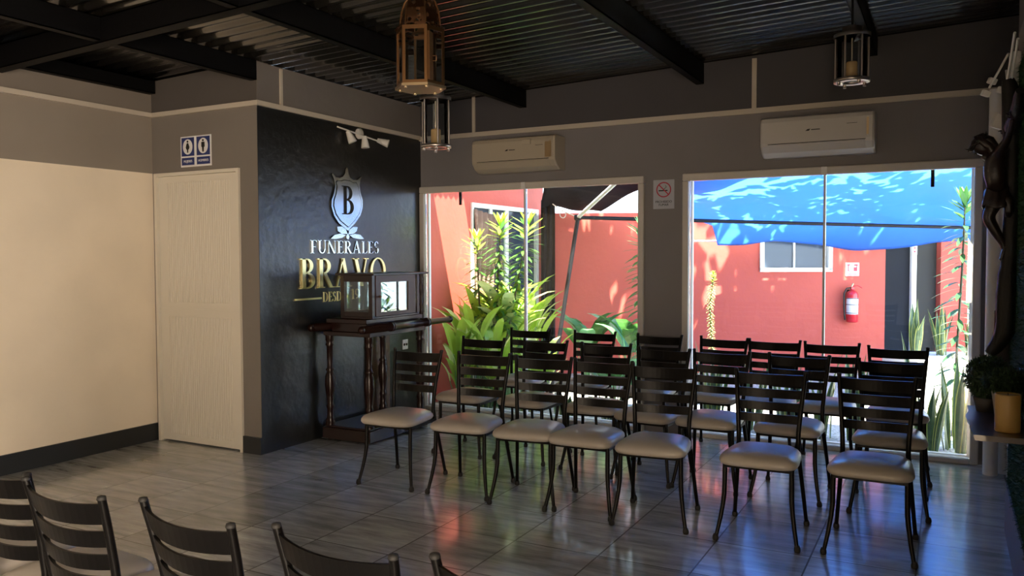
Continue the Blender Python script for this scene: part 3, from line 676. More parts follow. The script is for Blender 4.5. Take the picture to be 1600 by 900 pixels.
# ------------------------------------------------------------------ lanterns
def hexpt(r, k, z=0, rot=.35): return Vector((r*math.cos(rot+k*PI/3), r*math.sin(rot+k*PI/3), z))
l1 = thing('hanging_lantern', 'large hexagonal brass lantern with pierced dome, highest and nearest one', 'lantern', (-2.43, 3.55, 2.315)); R1 = .128
mb = MB(); mb.prism([hexpt(R1+.008, k)[:2] for k in range(6)], lambda a, b, d: (a, b, d), 0, .014)
for k in range(6): mb.lathe([(0, -.008), (.008, -.008), (.008, 0)], hexpt(R1-.02, k), 8)
mb.build('bottom_plate', M['brass2'], l1)
mb = MB()
for k in range(6):
    a, b = hexpt(R1, k), hexpt(R1, k+1); e = (b-a).normalized(); n_ = Vector((-(a+b).y, (a+b).x, 0)); out = (a+b).normalized()
    def pan(p, q, z0, z1):
        vs = []
        for pt in (a+e*p, a+e*q):
            for z in (z0, z1):
                for o_ in (0, .005): vs.append((pt.x-out.x*o_, pt.y-out.y*o_, z))
        mb.add(vs, [(0, 4, 6, 2), (1, 3, 7, 5), (0, 1, 5, 4), (2, 6, 7, 3), (0, 2, 3, 1), (4, 5, 7, 6)])
    Lx = (b-a).length
    pan(0, .015, .014, .305); pan(Lx-.015, Lx, .014, .305); pan(.015, Lx-.015, .014, .030); pan(.015, Lx-.015, .285, .305)
mb.build('body_frame', M['brass'], l1)
mb = MB()
for k in range(6):
    a, b = hexpt(R1-.007, k), hexpt(R1-.007, k+1); mb.add([(a.x, a.y, .03), (b.x, b.y, .03), (b.x, b.y, .29), (a.x, a.y, .29)], [(0, 1, 2, 3)])
mb.build('glass_panels', M['lglass'], l1)
mb = MB(); pf = [(R1+.006, .305), (R1+.006, .315), (.104, .320), (.102, .355), (.096, .40), (.080, .445), (.055, .475), (.03, .488), (.012, .494)]
vs = [hexpt(r, k, z) for r, z in pf for k in range(6)]
mb.add(vs, [(i*6+k, i*6+(k+1) % 6, (i+1)*6+(k+1) % 6, (i+1)*6+k) for i in range(len(pf)-1) for k in range(6)]); mb.build('pierced_dome', M['pierced'], l1)
mb = MB()
for k in range(6): mb.tube([hexpt(r+.002, k, z) for r, z in pf[2:]], .0045, 6)
mb.build('dome_ribs', M['brass'], l1)
mb = MB()
for i in range(24): q = 2*PI*i/24; mb.tube([(.018*math.cos(q), 0, .508+.018*math.sin(q)), (.018*math.cos(q+.3), 0, .508+.018*math.sin(q+.3))], .003, 6, caps=False)
z = .526
while z < zc(-2.43)-2.315-.01: mb.tube([(0, 0, z), (0, 0, z+.018)], .003, 6); z += .018
mb.build('hanging_ring', M['brass'], l1)
dr_ = MB().box(0, .012, .0, .085, .03, .27).build('open_door', M['brass'], l1); dr_.location = hexpt(R1+.006, 5); dr_.rotation_euler = (0, 0, .25)
mb = MB(); mb.tube([(.012, .05, .13), (.03, .05, .13), (.03, .05, .155), (.012, .05, .155)], .0025, 6); mb.build('latch', M['brass'], dr_)
def round_lantern(x, y, z, r, h, label, glow, mm):
    l = thing('hanging_lantern', label, 'lantern', (x, y, z), 0, 'round glass lanterns hanging from the roof')
    mb = MB(); mb.lathe([(r*.55, .012), (r*.55, .0), (r+.006, .0), (r+.006, .018), (r*.9, .018)], (0, 0, 0), 28)
    for k in range(4): mb.lathe([(0, -.018), (.009, -.018), (.009, 0)], (r*.85*math.cos(k*PI/2+.6), r*.85*math.sin(k*PI/2+.6), 0), 8)
    mb.build('bottom_ring', mm, l)
    mb = MB(); mb.lathe([(r+.008, h-.02), (r+.008, h), (r*.6, h+.012), (r*.6, h+.038), (r*.3, h+.046), (0, h+.046)], (0, 0, 0), 28); mb.lathe([(r*.86, h-.02), (r+.008, h-.02)], (0, 0, 0), 28); mb.build('top_cap', mm, l)
    for k in range(6):
        q = k*PI/3+.2; MB().tube([(r*.97*math.cos(q), r*.97*math.sin(q), .018), (r*.97*math.cos(q), r*.97*math.sin(q), h-.02)], .0055, 6).build('rod', mm, l)
    MB().lathe([(r*.9, .018), (r*.9, h-.02)], (0, 0, 0), 28).build('glass_cylinder', M['lglass'], l)
    cn = MB().lathe([(0, .018), (r*.34, .018), (r*.34, .105), (r*.30, .112), (0, .112)], (0, 0, 0), 18).build('candle', M['wax'], l)
    MB().tube([(0, 0, .112), (0, 0, h-.005)], .004, 6).build('lamp_wire', M['rope'], l)
    MB().lathe([(0, .010), (r*.5, .010), (r*.5, .013), (0, .013)], (0, 0, 0), 18).build('base_disc', glow, l)
    top = zc(x)-z-.02; MB().tube([(0, 0, h+.046), (0, 0, top)], .0065 if top-h < .5 else .004, 8).build('hanging_rod', M['steel'], l)
round_lantern(-2.722, 4.134, 2.10, .086, .30, 'smaller round glass lantern with candle hanging lower behind the brass lantern', M['wax'], M['pewter'])
round_lantern(-.486, 4.89, 2.40, .088, .262, 'round glass lantern on a dark rod above the second air conditioner', mat('pale_blue_glass', (.5, .75, .85), .2), M['pewter'])  # base disc coloured pale blue to paint in a bluish reflection

# ------------------------------------------------------------------ spot lights
sl_ = thing('spotlight_fixture', 'three-headed white spotlight fixture under the trim on the black wall', 'spotlight', (XB, 5.53, 2.47)); 
MB().lathe([(.045, 0), (.045, .02), (.03, .03), (0, .03)], (0, 0, .02), 16, axis='X').build('wall_plate', M['white'], sl_)
MB().tube([(.05, -.33, .03), (.05, .30, -.03)], .007, 8).build('crossbar', M['white'], sl_)
for y, z, d in ((-.17, -.03, Vector((.3, .25, -.9))), (.02, -.05, Vector((.1, 0, -1))), (.27, -.02, Vector((.8, .5, -.3)))):
    d.normalize(); p = Vector((.05, y, z)); MB().tube([p-d*.05, p-d*.01, p+d*.01, p+d*.05], [.018, .026, .03, .036], 14).build('spot_head', M['white'], sl_)
s2 = thing('spotlight_fixture', 'cluster of small white square spotlights high above the crucifix', 'spotlight', (XR, 4.75, 2.32))
MB().box(-.05, -.002, -.05, .05, -.22, .12, bev=.004).build('wall_bracket', M['white'], s2)
for (a, b) in (((-.06, -.1, .10), (-.13, .1, -.02)), ((-.05, -.35, .14), (-.06, -.05, -.02)), ((-.04, -.4, .10), (-.05, -.05, -.08)), ((-.05, .0, -.08), (-.06, .05, .05))): MB().tube([a, b], .006, 8).build('support_rod', M['white'], s2)
for c in ((-.118, .12, .015), (-.145, .12, -.045), (-.075, .12, -.035), (-.09, .02, -.205)):
    k = .019 if c[2] > -.1 else .028
    o = MB().box(-k, k, -k, k, -k*(.8 if k < .02 else 1.3), k*(.8 if k < .02 else 1.3), bev=.003).build('spot_head', M['white'], s2); o.location = c; o.rotation_euler = (.2, .35, .3)

# ------------------------------------------------------------------ right corner: pipes, hedge panel
for i, (x, y, r) in enumerate(((.262, 6.20, .045), (.335, 6.27, .035), (.405, 6.20, .05))):
    tag(MB().tube([(x, y, 0), (x, y, 2.52)], r, 18).build('corner_pipe', M['pvc'], origin=(x, y, 0)),
        ['round white pipe nearest the window glass in the right corner', 'slim middle pipe between the two thicker white pipes', 'thick white pipe behind the hanging crucifix, next to the hedge'][i], 'pipe', 'white pipes in the corner')
hp = thing('artificial_hedge', 'dark green artificial hedge panel covering the right wall beside the shelf', 'hedge', (XR, 3.9, .26))
MB().box(-.012, -.001, -1.4, 1.055, 0, 2.1).build('backing', M['turf'], hp)
mb = MB()
for i in range(9000):
    y = random.uniform(-1.4, 1.055); z = random.uniform(.01, 2.09)
    mb.leaf((-.01, y, z), (-1, random.uniform(-1, 1), random.uniform(-.8, 1)), random.uniform(.015, .028), .010, .2, 1, 0, prof=lambda t: 1-.8*t)
mb.build('hedge_leaves', M['turf'], hp, kind='stuff')

# ------------------------------------------------------------------ shelf with plants and candle
def live(y): return .085+.006*math.sin(y*9)+.004*math.sin(y*23)
sh = thing('wall_shelf', 'dark live-edge wooden shelf on the right wall carrying plants and candle', 'shelf', (.2, 3.9, .735))
mb = MB(); ys = [3.62+(4.32-3.62)*i/24 for i in range(25)]; vs = []
for y in ys:
    xl = live(y); vs += [(xl+.006, y, .730), (xl, y, .752), (XR-.013, y, .752), (XR-.013, y, .730)]
mb.add(vs, [(i*4+j, i*4+(j+1) % 4, (i+1)*4+(j+1) % 4, (i+1)*4+j) for i in range(24) for j in range(4)]+[(0, 1, 2, 3), (99, 98, 97, 96)])
mb.build('board', M['wood'], sh, rel=sh.location)
for y in (3.75, 4.2): 
    mb = MB(); mb.box(XR-.10, XR-.013, y-.012, y+.012, .722, .729); mb.build('bracket', M['steel'], sh, rel=sh.location)
def boxwood(x, y, z, r, hh, label, pot, pm, sq):
    t = thing('potted_boxwood', label, 'plant', (x, y, z), 0, 'clipped boxwood plants on the shelf')
    mb = MB(); mb.lathe(pot, (0, 0, 0), 20); mb.build('pot', pm, t)
    ph = max(q[1] for q in pot); MB().lathe([(0, ph-.015), (pot[-2][0]*.8, ph-.015), (pot[-2][0]*.8, ph-.01), (0, ph-.01)], (0, 0, 0), 16).build('soil', M['soil'], t)
    mb = MB(); cz_ = ph+hh
    vs = MB().lathe([(0.001, -r*.8*sq), (r*.55, -r*.62*sq), (r*.84, 0), (r*.6, r*.6*sq), (0.001, r*.82*sq)], (0, 0, cz_), 14)
    mb.v, mb.f, mb.mi, mb.sm = vs.v, vs.f, vs.mi, vs.sm
    for i in range(2600):
        d = Vector((random.gauss(0, 1), random.gauss(0, 1), random.gauss(0, 1))).normalized()
        p = Vector((d.x*r, d.y*r, d.z*r*sq))*random.uniform(.82, .98); p.z += cz_
        if p.z < ph-.0: continue
        e = (d+Vector((random.gauss(0, .7), random.gauss(0, .7), random.gauss(0, .7)))).normalized()
        mb.leaf(p, e, .016, .009, .1, 1, 0, prof=lambda t: 1-.7*t)
    mb.build('foliage', M['box'], t)
boxwood(.165, 4.20, .752, .100, .088, 'round clipped boxwood ball at the far end of the shelf', [(.0, 0), (.045, 0), (.06, .06), (.058, .062), (0, .062)], M['potdark'], .95)
boxwood(.225, 3.97, .752, .092, .040, 'flat-topped boxwood in a pale tapered pot behind the amber candle', [(0, 0), (.042, 0), (.058, .125), (.056, .13), (0, .13)], M['pot'], .55)
cn = thing('candle_jar', 'amber glass candle jar at the near edge of the shelf', 'candle', (.215, 3.75, .752))
MB().lathe([(0, 0), (.043, 0), (.045, .004), (.045, .145), (.043, .15), (.041, .145), (.041, .14), (0, .14)], (0, 0, 0), 28).build('jar', M['amber'], cn)
MB().lathe([(.0405, .1405), (.0405, .143), (0, .143)], (0, 0, 0), 24).build('wax', M['wax'], cn)
MB().tube([(0, 0, .143), (0, .002, .152)], .0015, 6).build('wick', M['dark'], cn)
g2 = MB().lathe([(0, 0), (.036, 0), (.038, .15), (.036, .15), (.034, .01), (0, .01)], (0, 0, 0), 24).build('glass_tumbler', M['lglass'], origin=(.262, 3.87, .752))
g2.location = (.255, 3.855, .752); tag(g2, 'clear glass tumbler standing just behind the amber candle', 'glass')
pk = MB().box(-.042, .042, -.012, .012, 0, .44, bev=.003).build('wooden_post', M['carved']); pk.location = (.257, 4.94, .72)
tag(pk, 'short dark wooden post fixed behind the shelf in front of the white pipes', 'post')

# ------------------------------------------------------------------ crucifix
def skin(name, pts, edges, rad, m, parent, root=0, sub=2, rel=(0, 0, 0)):
    me = bpy.data.meshes.new(name); rel = Vector(rel)
    me.from_pydata([tuple(Vector(p)-rel) for p in pts], edges, []); me.materials.append(m)
    o = bpy.data.objects.new(name, me); COL.objects.link(o); o.parent = parent
    sm = o.modifiers.new('skin', 'SKIN'); sm.use_smooth_shade = True
    sv = me.skin_vertices[0].data if me.skin_vertices else None
    for i, r in enumerate(rad):
        sv[i].radius = (r, r) if not isinstance(r, tuple) else r; sv[i].use_root = (i == root)
    s_ = o.modifiers.new('sub', 'SUBSURF'); s_.levels = sub; s_.render_levels = sub
    return o
Y0 = 4.62
cx = thing('crucifix', 'dark carved wooden crucifix on twisted branches hanging on the right wall', 'crucifix', (.27, Y0, 1.6)); R_ = cx.location
def wob(pts, rad, name, n=26, parent=cx):
    P_ = [Vector(p) for p in pts]; out, rs = [], []
    for i in range(n+1):
        u = i/n*(len(P_)-1); a = min(int(u), len(P_)-2); f_ = u-a
        p0, p1, p2, p3 = P_[max(a-1, 0)], P_[a], P_[a+1], P_[min(a+2, len(P_)-1)]
        q = .5*((2*p1)+(-p0+p2)*f_+(2*p0-5*p1+4*p2-p3)*f_*f_+(-p0+3*p1-3*p2+p3)*f_**3)
        out.append(q+Vector((0, noise.noise(q*6)*.012, 0))); rr_ = rad[a]+(rad[a+1]-rad[a])*f_; rs.append(rr_*1.22*(1+.14*noise.noise(q*18)))
    return MB().tube(out, rs, 12).build(name, M['bark'], parent, rel=R_)
wob([(.238, Y0, 2.29), (.255, Y0, 2.20), (.262, Y0+.01, 2.05), (.266, Y0, 1.85), (.266, Y0, 1.62), (.262, Y0, 1.45), (.254, Y0, 1.32), (.252, Y0, 1.20), (.250, Y0, 1.09), (.215, Y0, 1.01), (.180, Y0-.01, .965)],
    [.020, .034, .036, .026, .028, .030, .036, .038, .038, .028, .016], 'upright_branch')
wob([(.262, Y0-.44, 2.16), (.262, Y0-.25, 2.09), (.262, Y0, 2.06), (.262, Y0+.25, 2.09), (.262, Y0+.30, 2.12)], [.014, .026, .032, .024, .014], 'cross_branch')
# carved body: pelvis root, torso, neck, head ; arms to the cross branch ; legs bent forward, feet together
pts = [(.205, Y0, 1.735), (.200, Y0, 1.79), (.186, Y0, 1.855), (.190, Y0, 1.915), (.172, Y0, 1.948), (.152, Y0, 1.965), (.138, Y0, 1.985),
       (.205, Y0-.055, 1.935), (.228, Y0-.135, 1.975), (.245, Y0-.225, 2.03), (.246, Y0-.262, 2.065),
       (.205, Y0+.055, 1.935), (.228, Y0+.135, 1.975), (.245, Y0+.225, 2.03), (.246, Y0+.262, 2.065),
       (.200, Y0-.032, 1.715), (.162, Y0-.03, 1.628), (.205, Y0-.018, 1.55), (.232, Y0-.010, 1.500), (.240, Y0-.008, 1.468),
       (.200, Y0+.032, 1.715), (.168, Y0+.03, 1.634), (.206, Y0+.020, 1.553), (.232, Y0+.012, 1.508), (.236, Y0+.012, 1.472)]
ed = [(0, 1), (1, 2), (2, 3), (3, 4), (4, 5), (5, 6), (3, 7), (7, 8), (8, 9), (9, 10), (3, 11), (11, 12), (12, 13), (13, 14), (0, 15), (15, 16), (16, 17), (17, 18), (18, 19), (0, 20), (20, 21), (21, 22), (22, 23), (23, 24)]
rad = [(.044, .052), (.036, .044), (.042, .056), (.040, .056), .022, .030, .028, .028, .020, .015, .011, .028, .020, .015, .011, .038, .029, .024, .016, .013, .036, .028, .023, .016, .013]
skin('carved_figure', pts, ed, rad, M['carved'], cx, 0, 2, R_)
# face, hair and crown of thorns on the bowed head
hc = Vector((.143, Y0, 1.978))
mb = MB(); mb.lathe([(0, -.030), (.018, -.026), (.027, -.010), (.030, .010), (.026, .028), (.014, .038), (0, .040)], (0, 0, 0), 16)
hd = mb.build('head', M['carved'], cx); hd.location = hc-Vector(R_)+Vector((-.004, 0, -.004)); hd.rotation_euler = (0, -.75, 0); hd.scale = (1.4, 1.25, 1.45)
mb = MB(); mb.leaf((-.026, 0, .012), (-.6, 0, -1), .018, .010, 0, 2, 0); mb.lathe([(0, -.006), (.006, 0), (0, .006)], (-.030, 0, .0), 8); mb.lathe([(0, -.003), (.004, 0), (0, .003)], (-.024, .010, .008), 8); mb.lathe([(0, -.003), (.004, 0), (0, .003)], (-.024, -.010, .008), 8)
mb.lathe([(0, -.022), (.010, -.012), (.012, 0), (0, .006)], (-.018, 0, -.024), 10); mb.build('face', M['carved'], hd)
mb = MB()
for s_ in (-1, 1):
    mb.tube([(.004, .012*s_, .034), (.010, .027*s_, .016), (.012, .030*s_, -.014), (.006, .026*s_, -.045), (0, .020*s_, -.062)], [.010, .013, .014, .011, .005], 8)
mb.tube([(0, 0, .036), (.020, 0, .026), (.028, 0, 0), (.028, 0, -.03)], [.012, .017, .018, .010], 8); mb.build('hair', M['carved'], hd)
mb = MB()
for j in range(2): mb.tube([(.034*math.cos(2*PI*i/18), .032*math.sin(2*PI*i/18), .020+.006*math.sin(3*2*PI*i/18+j*2)) for i in range(19)], .0042, 6)
for i in range(14): q = 2*PI*i/14; mb.tube([(.034*math.cos(q), .032*math.sin(q), .02), (.044*math.cos(q+.2), .042*math.sin(q+.2), .026+.008*math.sin(i*2))], [.003, .0006], 5)
mb.build('thorn_crown', M['bark'], hd)
# loincloth
mb = MB()
def lc(u, v):
    q = 2*PI*u; r = .054+.012*v+.004*math.sin(q*7+v*3); x = .203+r*math.cos(q)*.95; y = Y0+r*1.15*math.sin(q)
    return (x, y, 1.765-.085*v-.01*math.sin(q*3))
mb.grid(lc, 32, 8)
mb.tube([(.235, Y0-.035, 1.75), (.250, Y0-.05, 1.71), (.252, Y0-.045, 1.66), (.248, Y0-.04, 1.63)], [.014, .020, .018, .010], 8)
mb.build('loincloth', M['carved'], cx, rel=R_, solid=.004)
# hands with five fingers and nails
for s_ in (-1, 1):
    b0 = Vector((.246, Y0+s_*.262, 2.065)); mb = MB()
    mb.tube([b0, b0+Vector((-.004, s_*.014, .010)), b0+Vector((-.005, s_*.026, .018))], [.009, .011, .010], 8, flat=.6)
    for k in range(4):
        o_ = (k-1.5)*.0055; p = b0+Vector((-.006+o_*.3, s_*.026, .018+o_*-.0)); p = p+Vector((o_, 0, o_*.4))
        L_ = (.018, .022, .021, .016)[k]; mb.tube([p, p+Vector((-.005, s_*L_*.5, L_*.3)), p+Vector((-.014, s_*L_*.75, L_*.25))], [.0032, .003, .002], 6)
    mb.tube([b0+Vector((-.006, s_*.008, .004)), b0+Vector((-.015, s_*.014, .004)), b0+Vector((-.020, s_*.021, .008))], [.004, .0035, .0022], 6)
    mb.build('hand', M['carved'], cx, rel=R_)
    MB().tube([b0+Vector((-.022, s_*.014, .010)), b0+Vector((.012, s_*.014, .010))], [.005, .002], 8).build('nail', M['pewter'], cx, rel=R_)
for s_ in (-1, 1): MB().tube([(.240, Y0+.010*s_, 1.485), (.236+.004*s_, Y0+.011*s_, 1.455), (.226, Y0+.012*s_, 1.432), (.218, Y0+.012*s_, 1.424)], [.015, .015, .012, .007], 8, flat=.7).build('foot', M['carved'], cx, rel=R_)

# ------------------------------------------------------------------ courtyard walls
def cbox(mb, s0, s1, d0, d1, z0, z1, mi=0):
    vs = [CY(s, d, z) for z in (z0, z1) for d in (d0, d1) for s in (s0, s1)]
    return mb.add(vs, [(0, 2, 3, 1), (4, 5, 7, 6), (0, 1, 5, 4), (2, 6, 7, 3), (0, 4, 6, 2), (1, 3, 7, 5)], mi)
DB = 10.2
def cstruct(name, m, *boxes):
    mb = MB()
    for b in boxes: cbox(mb, *b)
    return struct(mb, name, m)
wz0, wz1 = 1.265, 1.90; ws0, ws1 = 3.09, 3.99
cstruct('courtyard_wall', M['redwall'], (.42, ws0, DB, DB+.2, -.05, 1.985), (ws1, 4.66, DB, DB+.2, -.05, 1.985), (ws0, ws1, DB, DB+.2, -.05, wz0), (ws0, ws1, DB, DB+.2, wz1, 1.985))
cw = setting('window_3'); q = MB()
cbox(q, ws0, ws0+.05, DB-.03, DB+.1, wz0, wz1); cbox(q, ws1-.05, ws1, DB-.03, DB+.1, wz0, wz1); cbox(q, ws0, ws1, DB-.03, DB+.1, wz0-.02, wz0+.03); cbox(q, ws0, ws1, DB-.03, DB+.1, wz1-.05, wz1)
cbox(q, 3.52, 3.54, DB+.02, DB+.08, wz0, wz1); q.build('window_frame', M['alu'], cw)
q = MB(); cbox(q, ws0+.05, ws1-.05, DB+.05, DB+.06, wz0, wz1); q.build('pane', M['darkpane'], cw)
cstruct('courtyard_wall_grey', M['greyext'], (4.661, 4.96, DB, DB+.2, -.05, 2.15), (4.961, 5.299, DB+.02, DB+.2, -.05, 2.15))
cstruct('door_3', M['dark'], (5.022, 5.297, DB+.005, DB+.018, -.02, 2.05))  # black panel painted in for the shaded depth of the open doorway
cstruct('courtyard_column', M['redwall'], (5.30, 5.64, DB-.1, DB+.9, -.05, 2.2))
q = MB(); cbox(q, 4.962, 5.02, DB-.06, DB-.005, -.02, 2.1); po = q.build('white_post', M['pvc'], origin=CY(4.99, DB-.03, -.02))
tag(po, 'slim white post between the slate wall and the dark doorway', 'post')
pst = thing('post_sign', 'small white sign with red marks on top of the white post', 'sign', CY(4.99, DB-.062, 1.45)); pst.rotation_euler = (0, 0, YAW)
MB().box(-.03, .03, -.006, 0, 0, .16).build('plate', M['whitep'], pst)
for k in range(3): MB().box(-.012, .012, -.008, -.006, .03+k*.045, .05+k*.045).build('marking', M['redp'], pst)
# left courtyard wall with sliding door
LX = -4.55
mb = MB(); mb.box(LX-.2, LX, 6.61, 7.58, -.02, 2.75); mb.box(LX-.2, LX, 7.58, 9.2, 2.03, 2.75); mb.box(LX-.2, LX, 9.2, 9.36, -.02, 2.75)
struct(mb, 'courtyard_wall_left', M['redwall'])
struct(MB().box(LX-1.2, LX-1.1, 6.6, 9.5, -.02, 2.75), 'courtyard_room_back', M['greyext'])
struct(MB().box(LX-1.1, LX, 6.6, 9.5, 2.76, 2.8), 'courtyard_room_roof', M['greyext'])
sd_ = setting('door_2')
mb = MB(); mb.box(LX-.05, LX+.02, 7.58, 9.2, 1.98, 2.03); mb.box(LX-.05, LX+.02, 7.58, 7.62, 0, 1.98); mb.box(LX-.05, LX+.02, 9.14, 9.2, 0, 1.98)
mb.box(LX-.04, LX, 8.0, 8.06, 0, 1.98); mb.box(LX-.04, LX, 8.36, 8.44, 0, 1.98); mb.box(LX-.04, LX, 7.62, 9.14, 0, .05); mb.build('door_frame', M['alu'], sd_)
MB().box(LX-.025, LX-.02, 7.62, 9.14, .05, 1.98).build('pane', M['darkpane'], sd_)
mb = MB()
mb.grid(lambda u, v: (LX+.03+.022*math.sin(u*26+v*2)+.01*math.sin(v*9), 7.60+u*(.46-.08*v), 1.96-v*1.3-.05*u), 50, 14)
tag(mb.build('curtain', M['curtain'], solid=.004), 'creased brown cloth hanging over the left part of the courtyard sliding door', 'curtain')
# corrugated eave over that wall, its teeth throw the toothed shadow
mb = MB(); n = 260
vs = []
for i in range(n+1):
    y = 6.62+2.75*i/n; zz = .02*abs((y/.10 % 1)*2-1)*2
    vs += [(LX-.1, y, 2.53+zz), (LX+(.11 if y < 7.3 else .34), y, (2.49 if y < 7.3 else 2.47)+zz)]
mb.add(vs, [(i*2, i*2+1, i*2+3, i*2+2) for i in range(n)]); struct(mb, 'courtyard_eave', M['roof'], solid=.003)
# black plastic sheet at the corner
mb = MB()
mb.grid(lambda u, v: CY(.36+.17*u, DB-.12+.035*math.sin(u*16+v*3), -.01+2.15*(1-v)), 24, 16)
def roofsheet(u, v):
    s = .36+u*(.74+1.3*v); d = DB-.1-2.2*v; z = 2.02+.55*v+.02*math.sin(u*9)+.03*math.sin(v*12+u*5)
    return CY(s, d, z)
mb.grid(roofsheet, 24, 24)
tag(mb.build('plastic_sheet', M['plastic'], solid=.004), 'black plastic sheeting hanging at the courtyard corner and stretched overhead', 'sheet')
# raised planter and ground strip
mb = MB(); cbox(mb, 3.86, 4.75, 7.75, 8.5, -.02, .44); pl = mb.build('raised_planter', M['concrete'], origin=CY(4.3, 8.1, -.02), bevel=.008)
tag(pl, 'pale concrete raised planter beyond the right window', 'planter')

# extinguisher and its sign
ex = thing('fire_extinguisher', 'red fire extinguisher with black hose on the red courtyard wall', 'fire extinguisher', CY(4.215, DB-.002, .62)); ex.rotation_euler = (0, 0, YAW)
MB().lathe([(0, 0), (.062, 0), (.07, .012), (.07, .335), (.062, .365), (.045, .385), (.022, .395), (.02, .41), (0, .41)], (0, -.085, 0), 24).build('cylinder', M['extred'], ex)
MB().lathe([(0.0708, .10), (0.0708, .30)], (0, -.085, 0), 24).build('label_band', M['whitep'], ex)
mb = MB()
for z in (.29, .215, .112): mb.lathe([(.0714, z), (.0714, z+.008)], (0, -.085, 0), 24)
mb.build('label_lines', M['dark'], ex)
mb = MB(); mb.box(-.02, .02, -.105, -.065, .405, .44, bev=.003); mb.tube([(0, -.085, .44), (.06, -.10, .455), (.11, -.11, .425)], .007, 6); mb.build('lever', M['extred'], ex)
mb = MB(); mb.tube([(-.015, -.085, .43), (.0, -.085, .46), (.01, -.085, .48)], .012, 8); mb.build('valve', M['brass2'], ex)
MB().tube([(-.02, -.085, .425), (-.07, -.09, .42), (-.105, -.095, .36), (-.108, -.10, .2), (-.10, -.10, .08), (-.09, -.10, .03)], .010, 8).build('hose', M['rubber'], ex)
MB().box(-.03, .03, -.012, 0, .10, .40, bev=.002).build('wall_bracket', M['steel'], ex)
es = thing('extinguisher_sign', 'white square sign with red symbols above the fire extinguisher', 'sign', CY(4.245, DB-.002, 1.19)); es.rotation_euler = (0, 0, YAW)
MB().box(-.085, .085, -.006, 0, 0, .165, bev=.002).build('plate', M['whitep'], es)
mb = MB(); mb.box(-.055, -.045, -.008, -.006, .07, .14); mb.box(-.065, -.03, -.008, -.006, .13, .145); mb.box(-.065, -.03, -.008, -.006, .06, .07); mb.box(.015, .05, -.008, -.006, .06, .11); mb.box(.02, .065, -.008, -.006, .125, .145); mb.box(.05, .06, -.008, -.006, .06, .14); mb.box(-.06, .06, -.008, -.006, .02, .028)
mb.build('symbols', M['redp'], es)

# ------------------------------------------------------------------ canopy frame and tarp
cf = thing('canopy_frame', 'dark pipe frame of the courtyard canopy with a leaning leg', 'canopy frame', CY(.45, 8.3, -.02)); R_ = cf.location
def pipe(a, b, name, m=M['pipe'], r=.021): return MB().tube([a, b], r, 10).build(name, m, cf, rel=R_)
K = CY(.67, 8.3, 1.84)
pipe(CY(.38, 8.3, -.02), K, 'leg'); pipe(K, CY(5.75, 9.8, 1.765), 'crossbar', r=.02); pipe(K, CY(1.30, 6.95, 2.45), 'rafter', M['alu'])
pipe(CY(5.75, 9.8, 1.765), CY(5.75, 9.8, -.02), 'leg'); pipe(CY(2.1, 10.0, 1.63), CY(5.8, 10.0, 1.63), 'rear_bar', M['alu'], .012)
MB().lathe([(.03, -.03), (.03, .03)], K, 12, axis='X').build('joint', M['pipe'], cf, rel=R_)
mb = MB(); P_ = [K+Vector((0, 0, .0)), CY(.52, 8.6, 1.93), CY(.45, 9, 2.02)]; mb.tube(P_, .006, 6)
for i in range(20):
    q = 2*PI*i/20; c = CY(.53, 8.5, 1.88)
    mb.tube([c+CR*.03*math.cos(q)+Vector((0, 0, .035*math.sin(q))), c+CR*.03*math.cos(q+.35)+Vector((0, 0, .035*math.sin(q+.35)))], .005, 5, caps=False)
mb.build('tie_rope', M['rope'], cf, rel=R_)
def tarp(u, v):
    # v 0..1 : from the low far edge up over the bar and towards the room
    if v < .18:
        k = v/.18; s0 = 2.50-.12*k; s = s0+(5.95-s0)*u
        sag = .05*math.sin(u*PI*1.0)+.045*math.sin(u*PI*3.3+2.2)
        d = 9.95-.25*k; z = 1.60-sag*(1-k)+(1.80-1.60)*k+.0*u
    else:
        k = (v-.18)/.82; s0 = 2.38-.95*min(1, k*4); s = s0+(6.2-.9*k-s0)*u
        d = 9.70-2.2*k-.55*k*(1-u); z = 1.80+.16*min(1, k*5)+.50*k-.10*math.sin(PI*k)*math.sin(PI*u)
        z += .02*math.sin(u*30)*(1-k)
    z += .018*noise.noise(Vector((s*3, d*3, 0)))
    return CY(s, d+.03*math.sin(u*17+v*4), z)
mb = MB(); mb.grid(tarp, 70, 50); tag(mb.build('blue_tarp', M['tarp'], solid=.002), 'large translucent blue tarpaulin stretched over the courtyard canopy', 'tarpaulin')

# ------------------------------------------------------------------ plants
def cane(loc, pts, nl, ll, lw, label, mats, one=None, group='narrow-leaved cane plants outside the glass'):
    nl = int(nl*1.7); lw *= 1.15
    t = thing('cane_plant', label, 'plant', loc, 0, group); P_ = [Vector(p) for p in pts]
    MB().tube(P_, [.011]+[.009]*(len(P_)-2)+[.006], 8).build('stem', M['stem'], t); mb = MB()
    for i in range(nl):
        u = i/(nl-1); k = u*(len(P_)-1); a = min(int(k), len(P_)-2); p = P_[a].lerp(P_[a+1], k-a)
        if u < .16: 
            if random.random() < .6: continue
        q = i*2.399; up = -.15+.9*max(0, (u-.85)/.15)+random.uniform(-.15, .15)
        d = Vector((math.cos(q), math.sin(q), up))
        mb.leaf(p, d, ll*random.uniform(.8, 1.15), lw, .5 if u < .9 else .1, 4, (0 if u < .9 or random.random() < .4 else 1))
    for i in range(9):
        q = i*2.399; mb.leaf(P_[-1], Vector((math.cos(q)*.5, math.sin(q)*.5, 1)), ll*.9, lw, .25, 4, 1)
    mb.build('leaves', mats, t)
LG = [M['leaf'], M['leaf_y']]
cane((-4.20, 7.20, -.02), [(0, 0, 0), (0, 0, .5), (-.03, 0, 1.1), (-.05, 0, 1.60)], 85, .20, .032, 'leftmost of the three tall leafy canes outside the left window', LG)
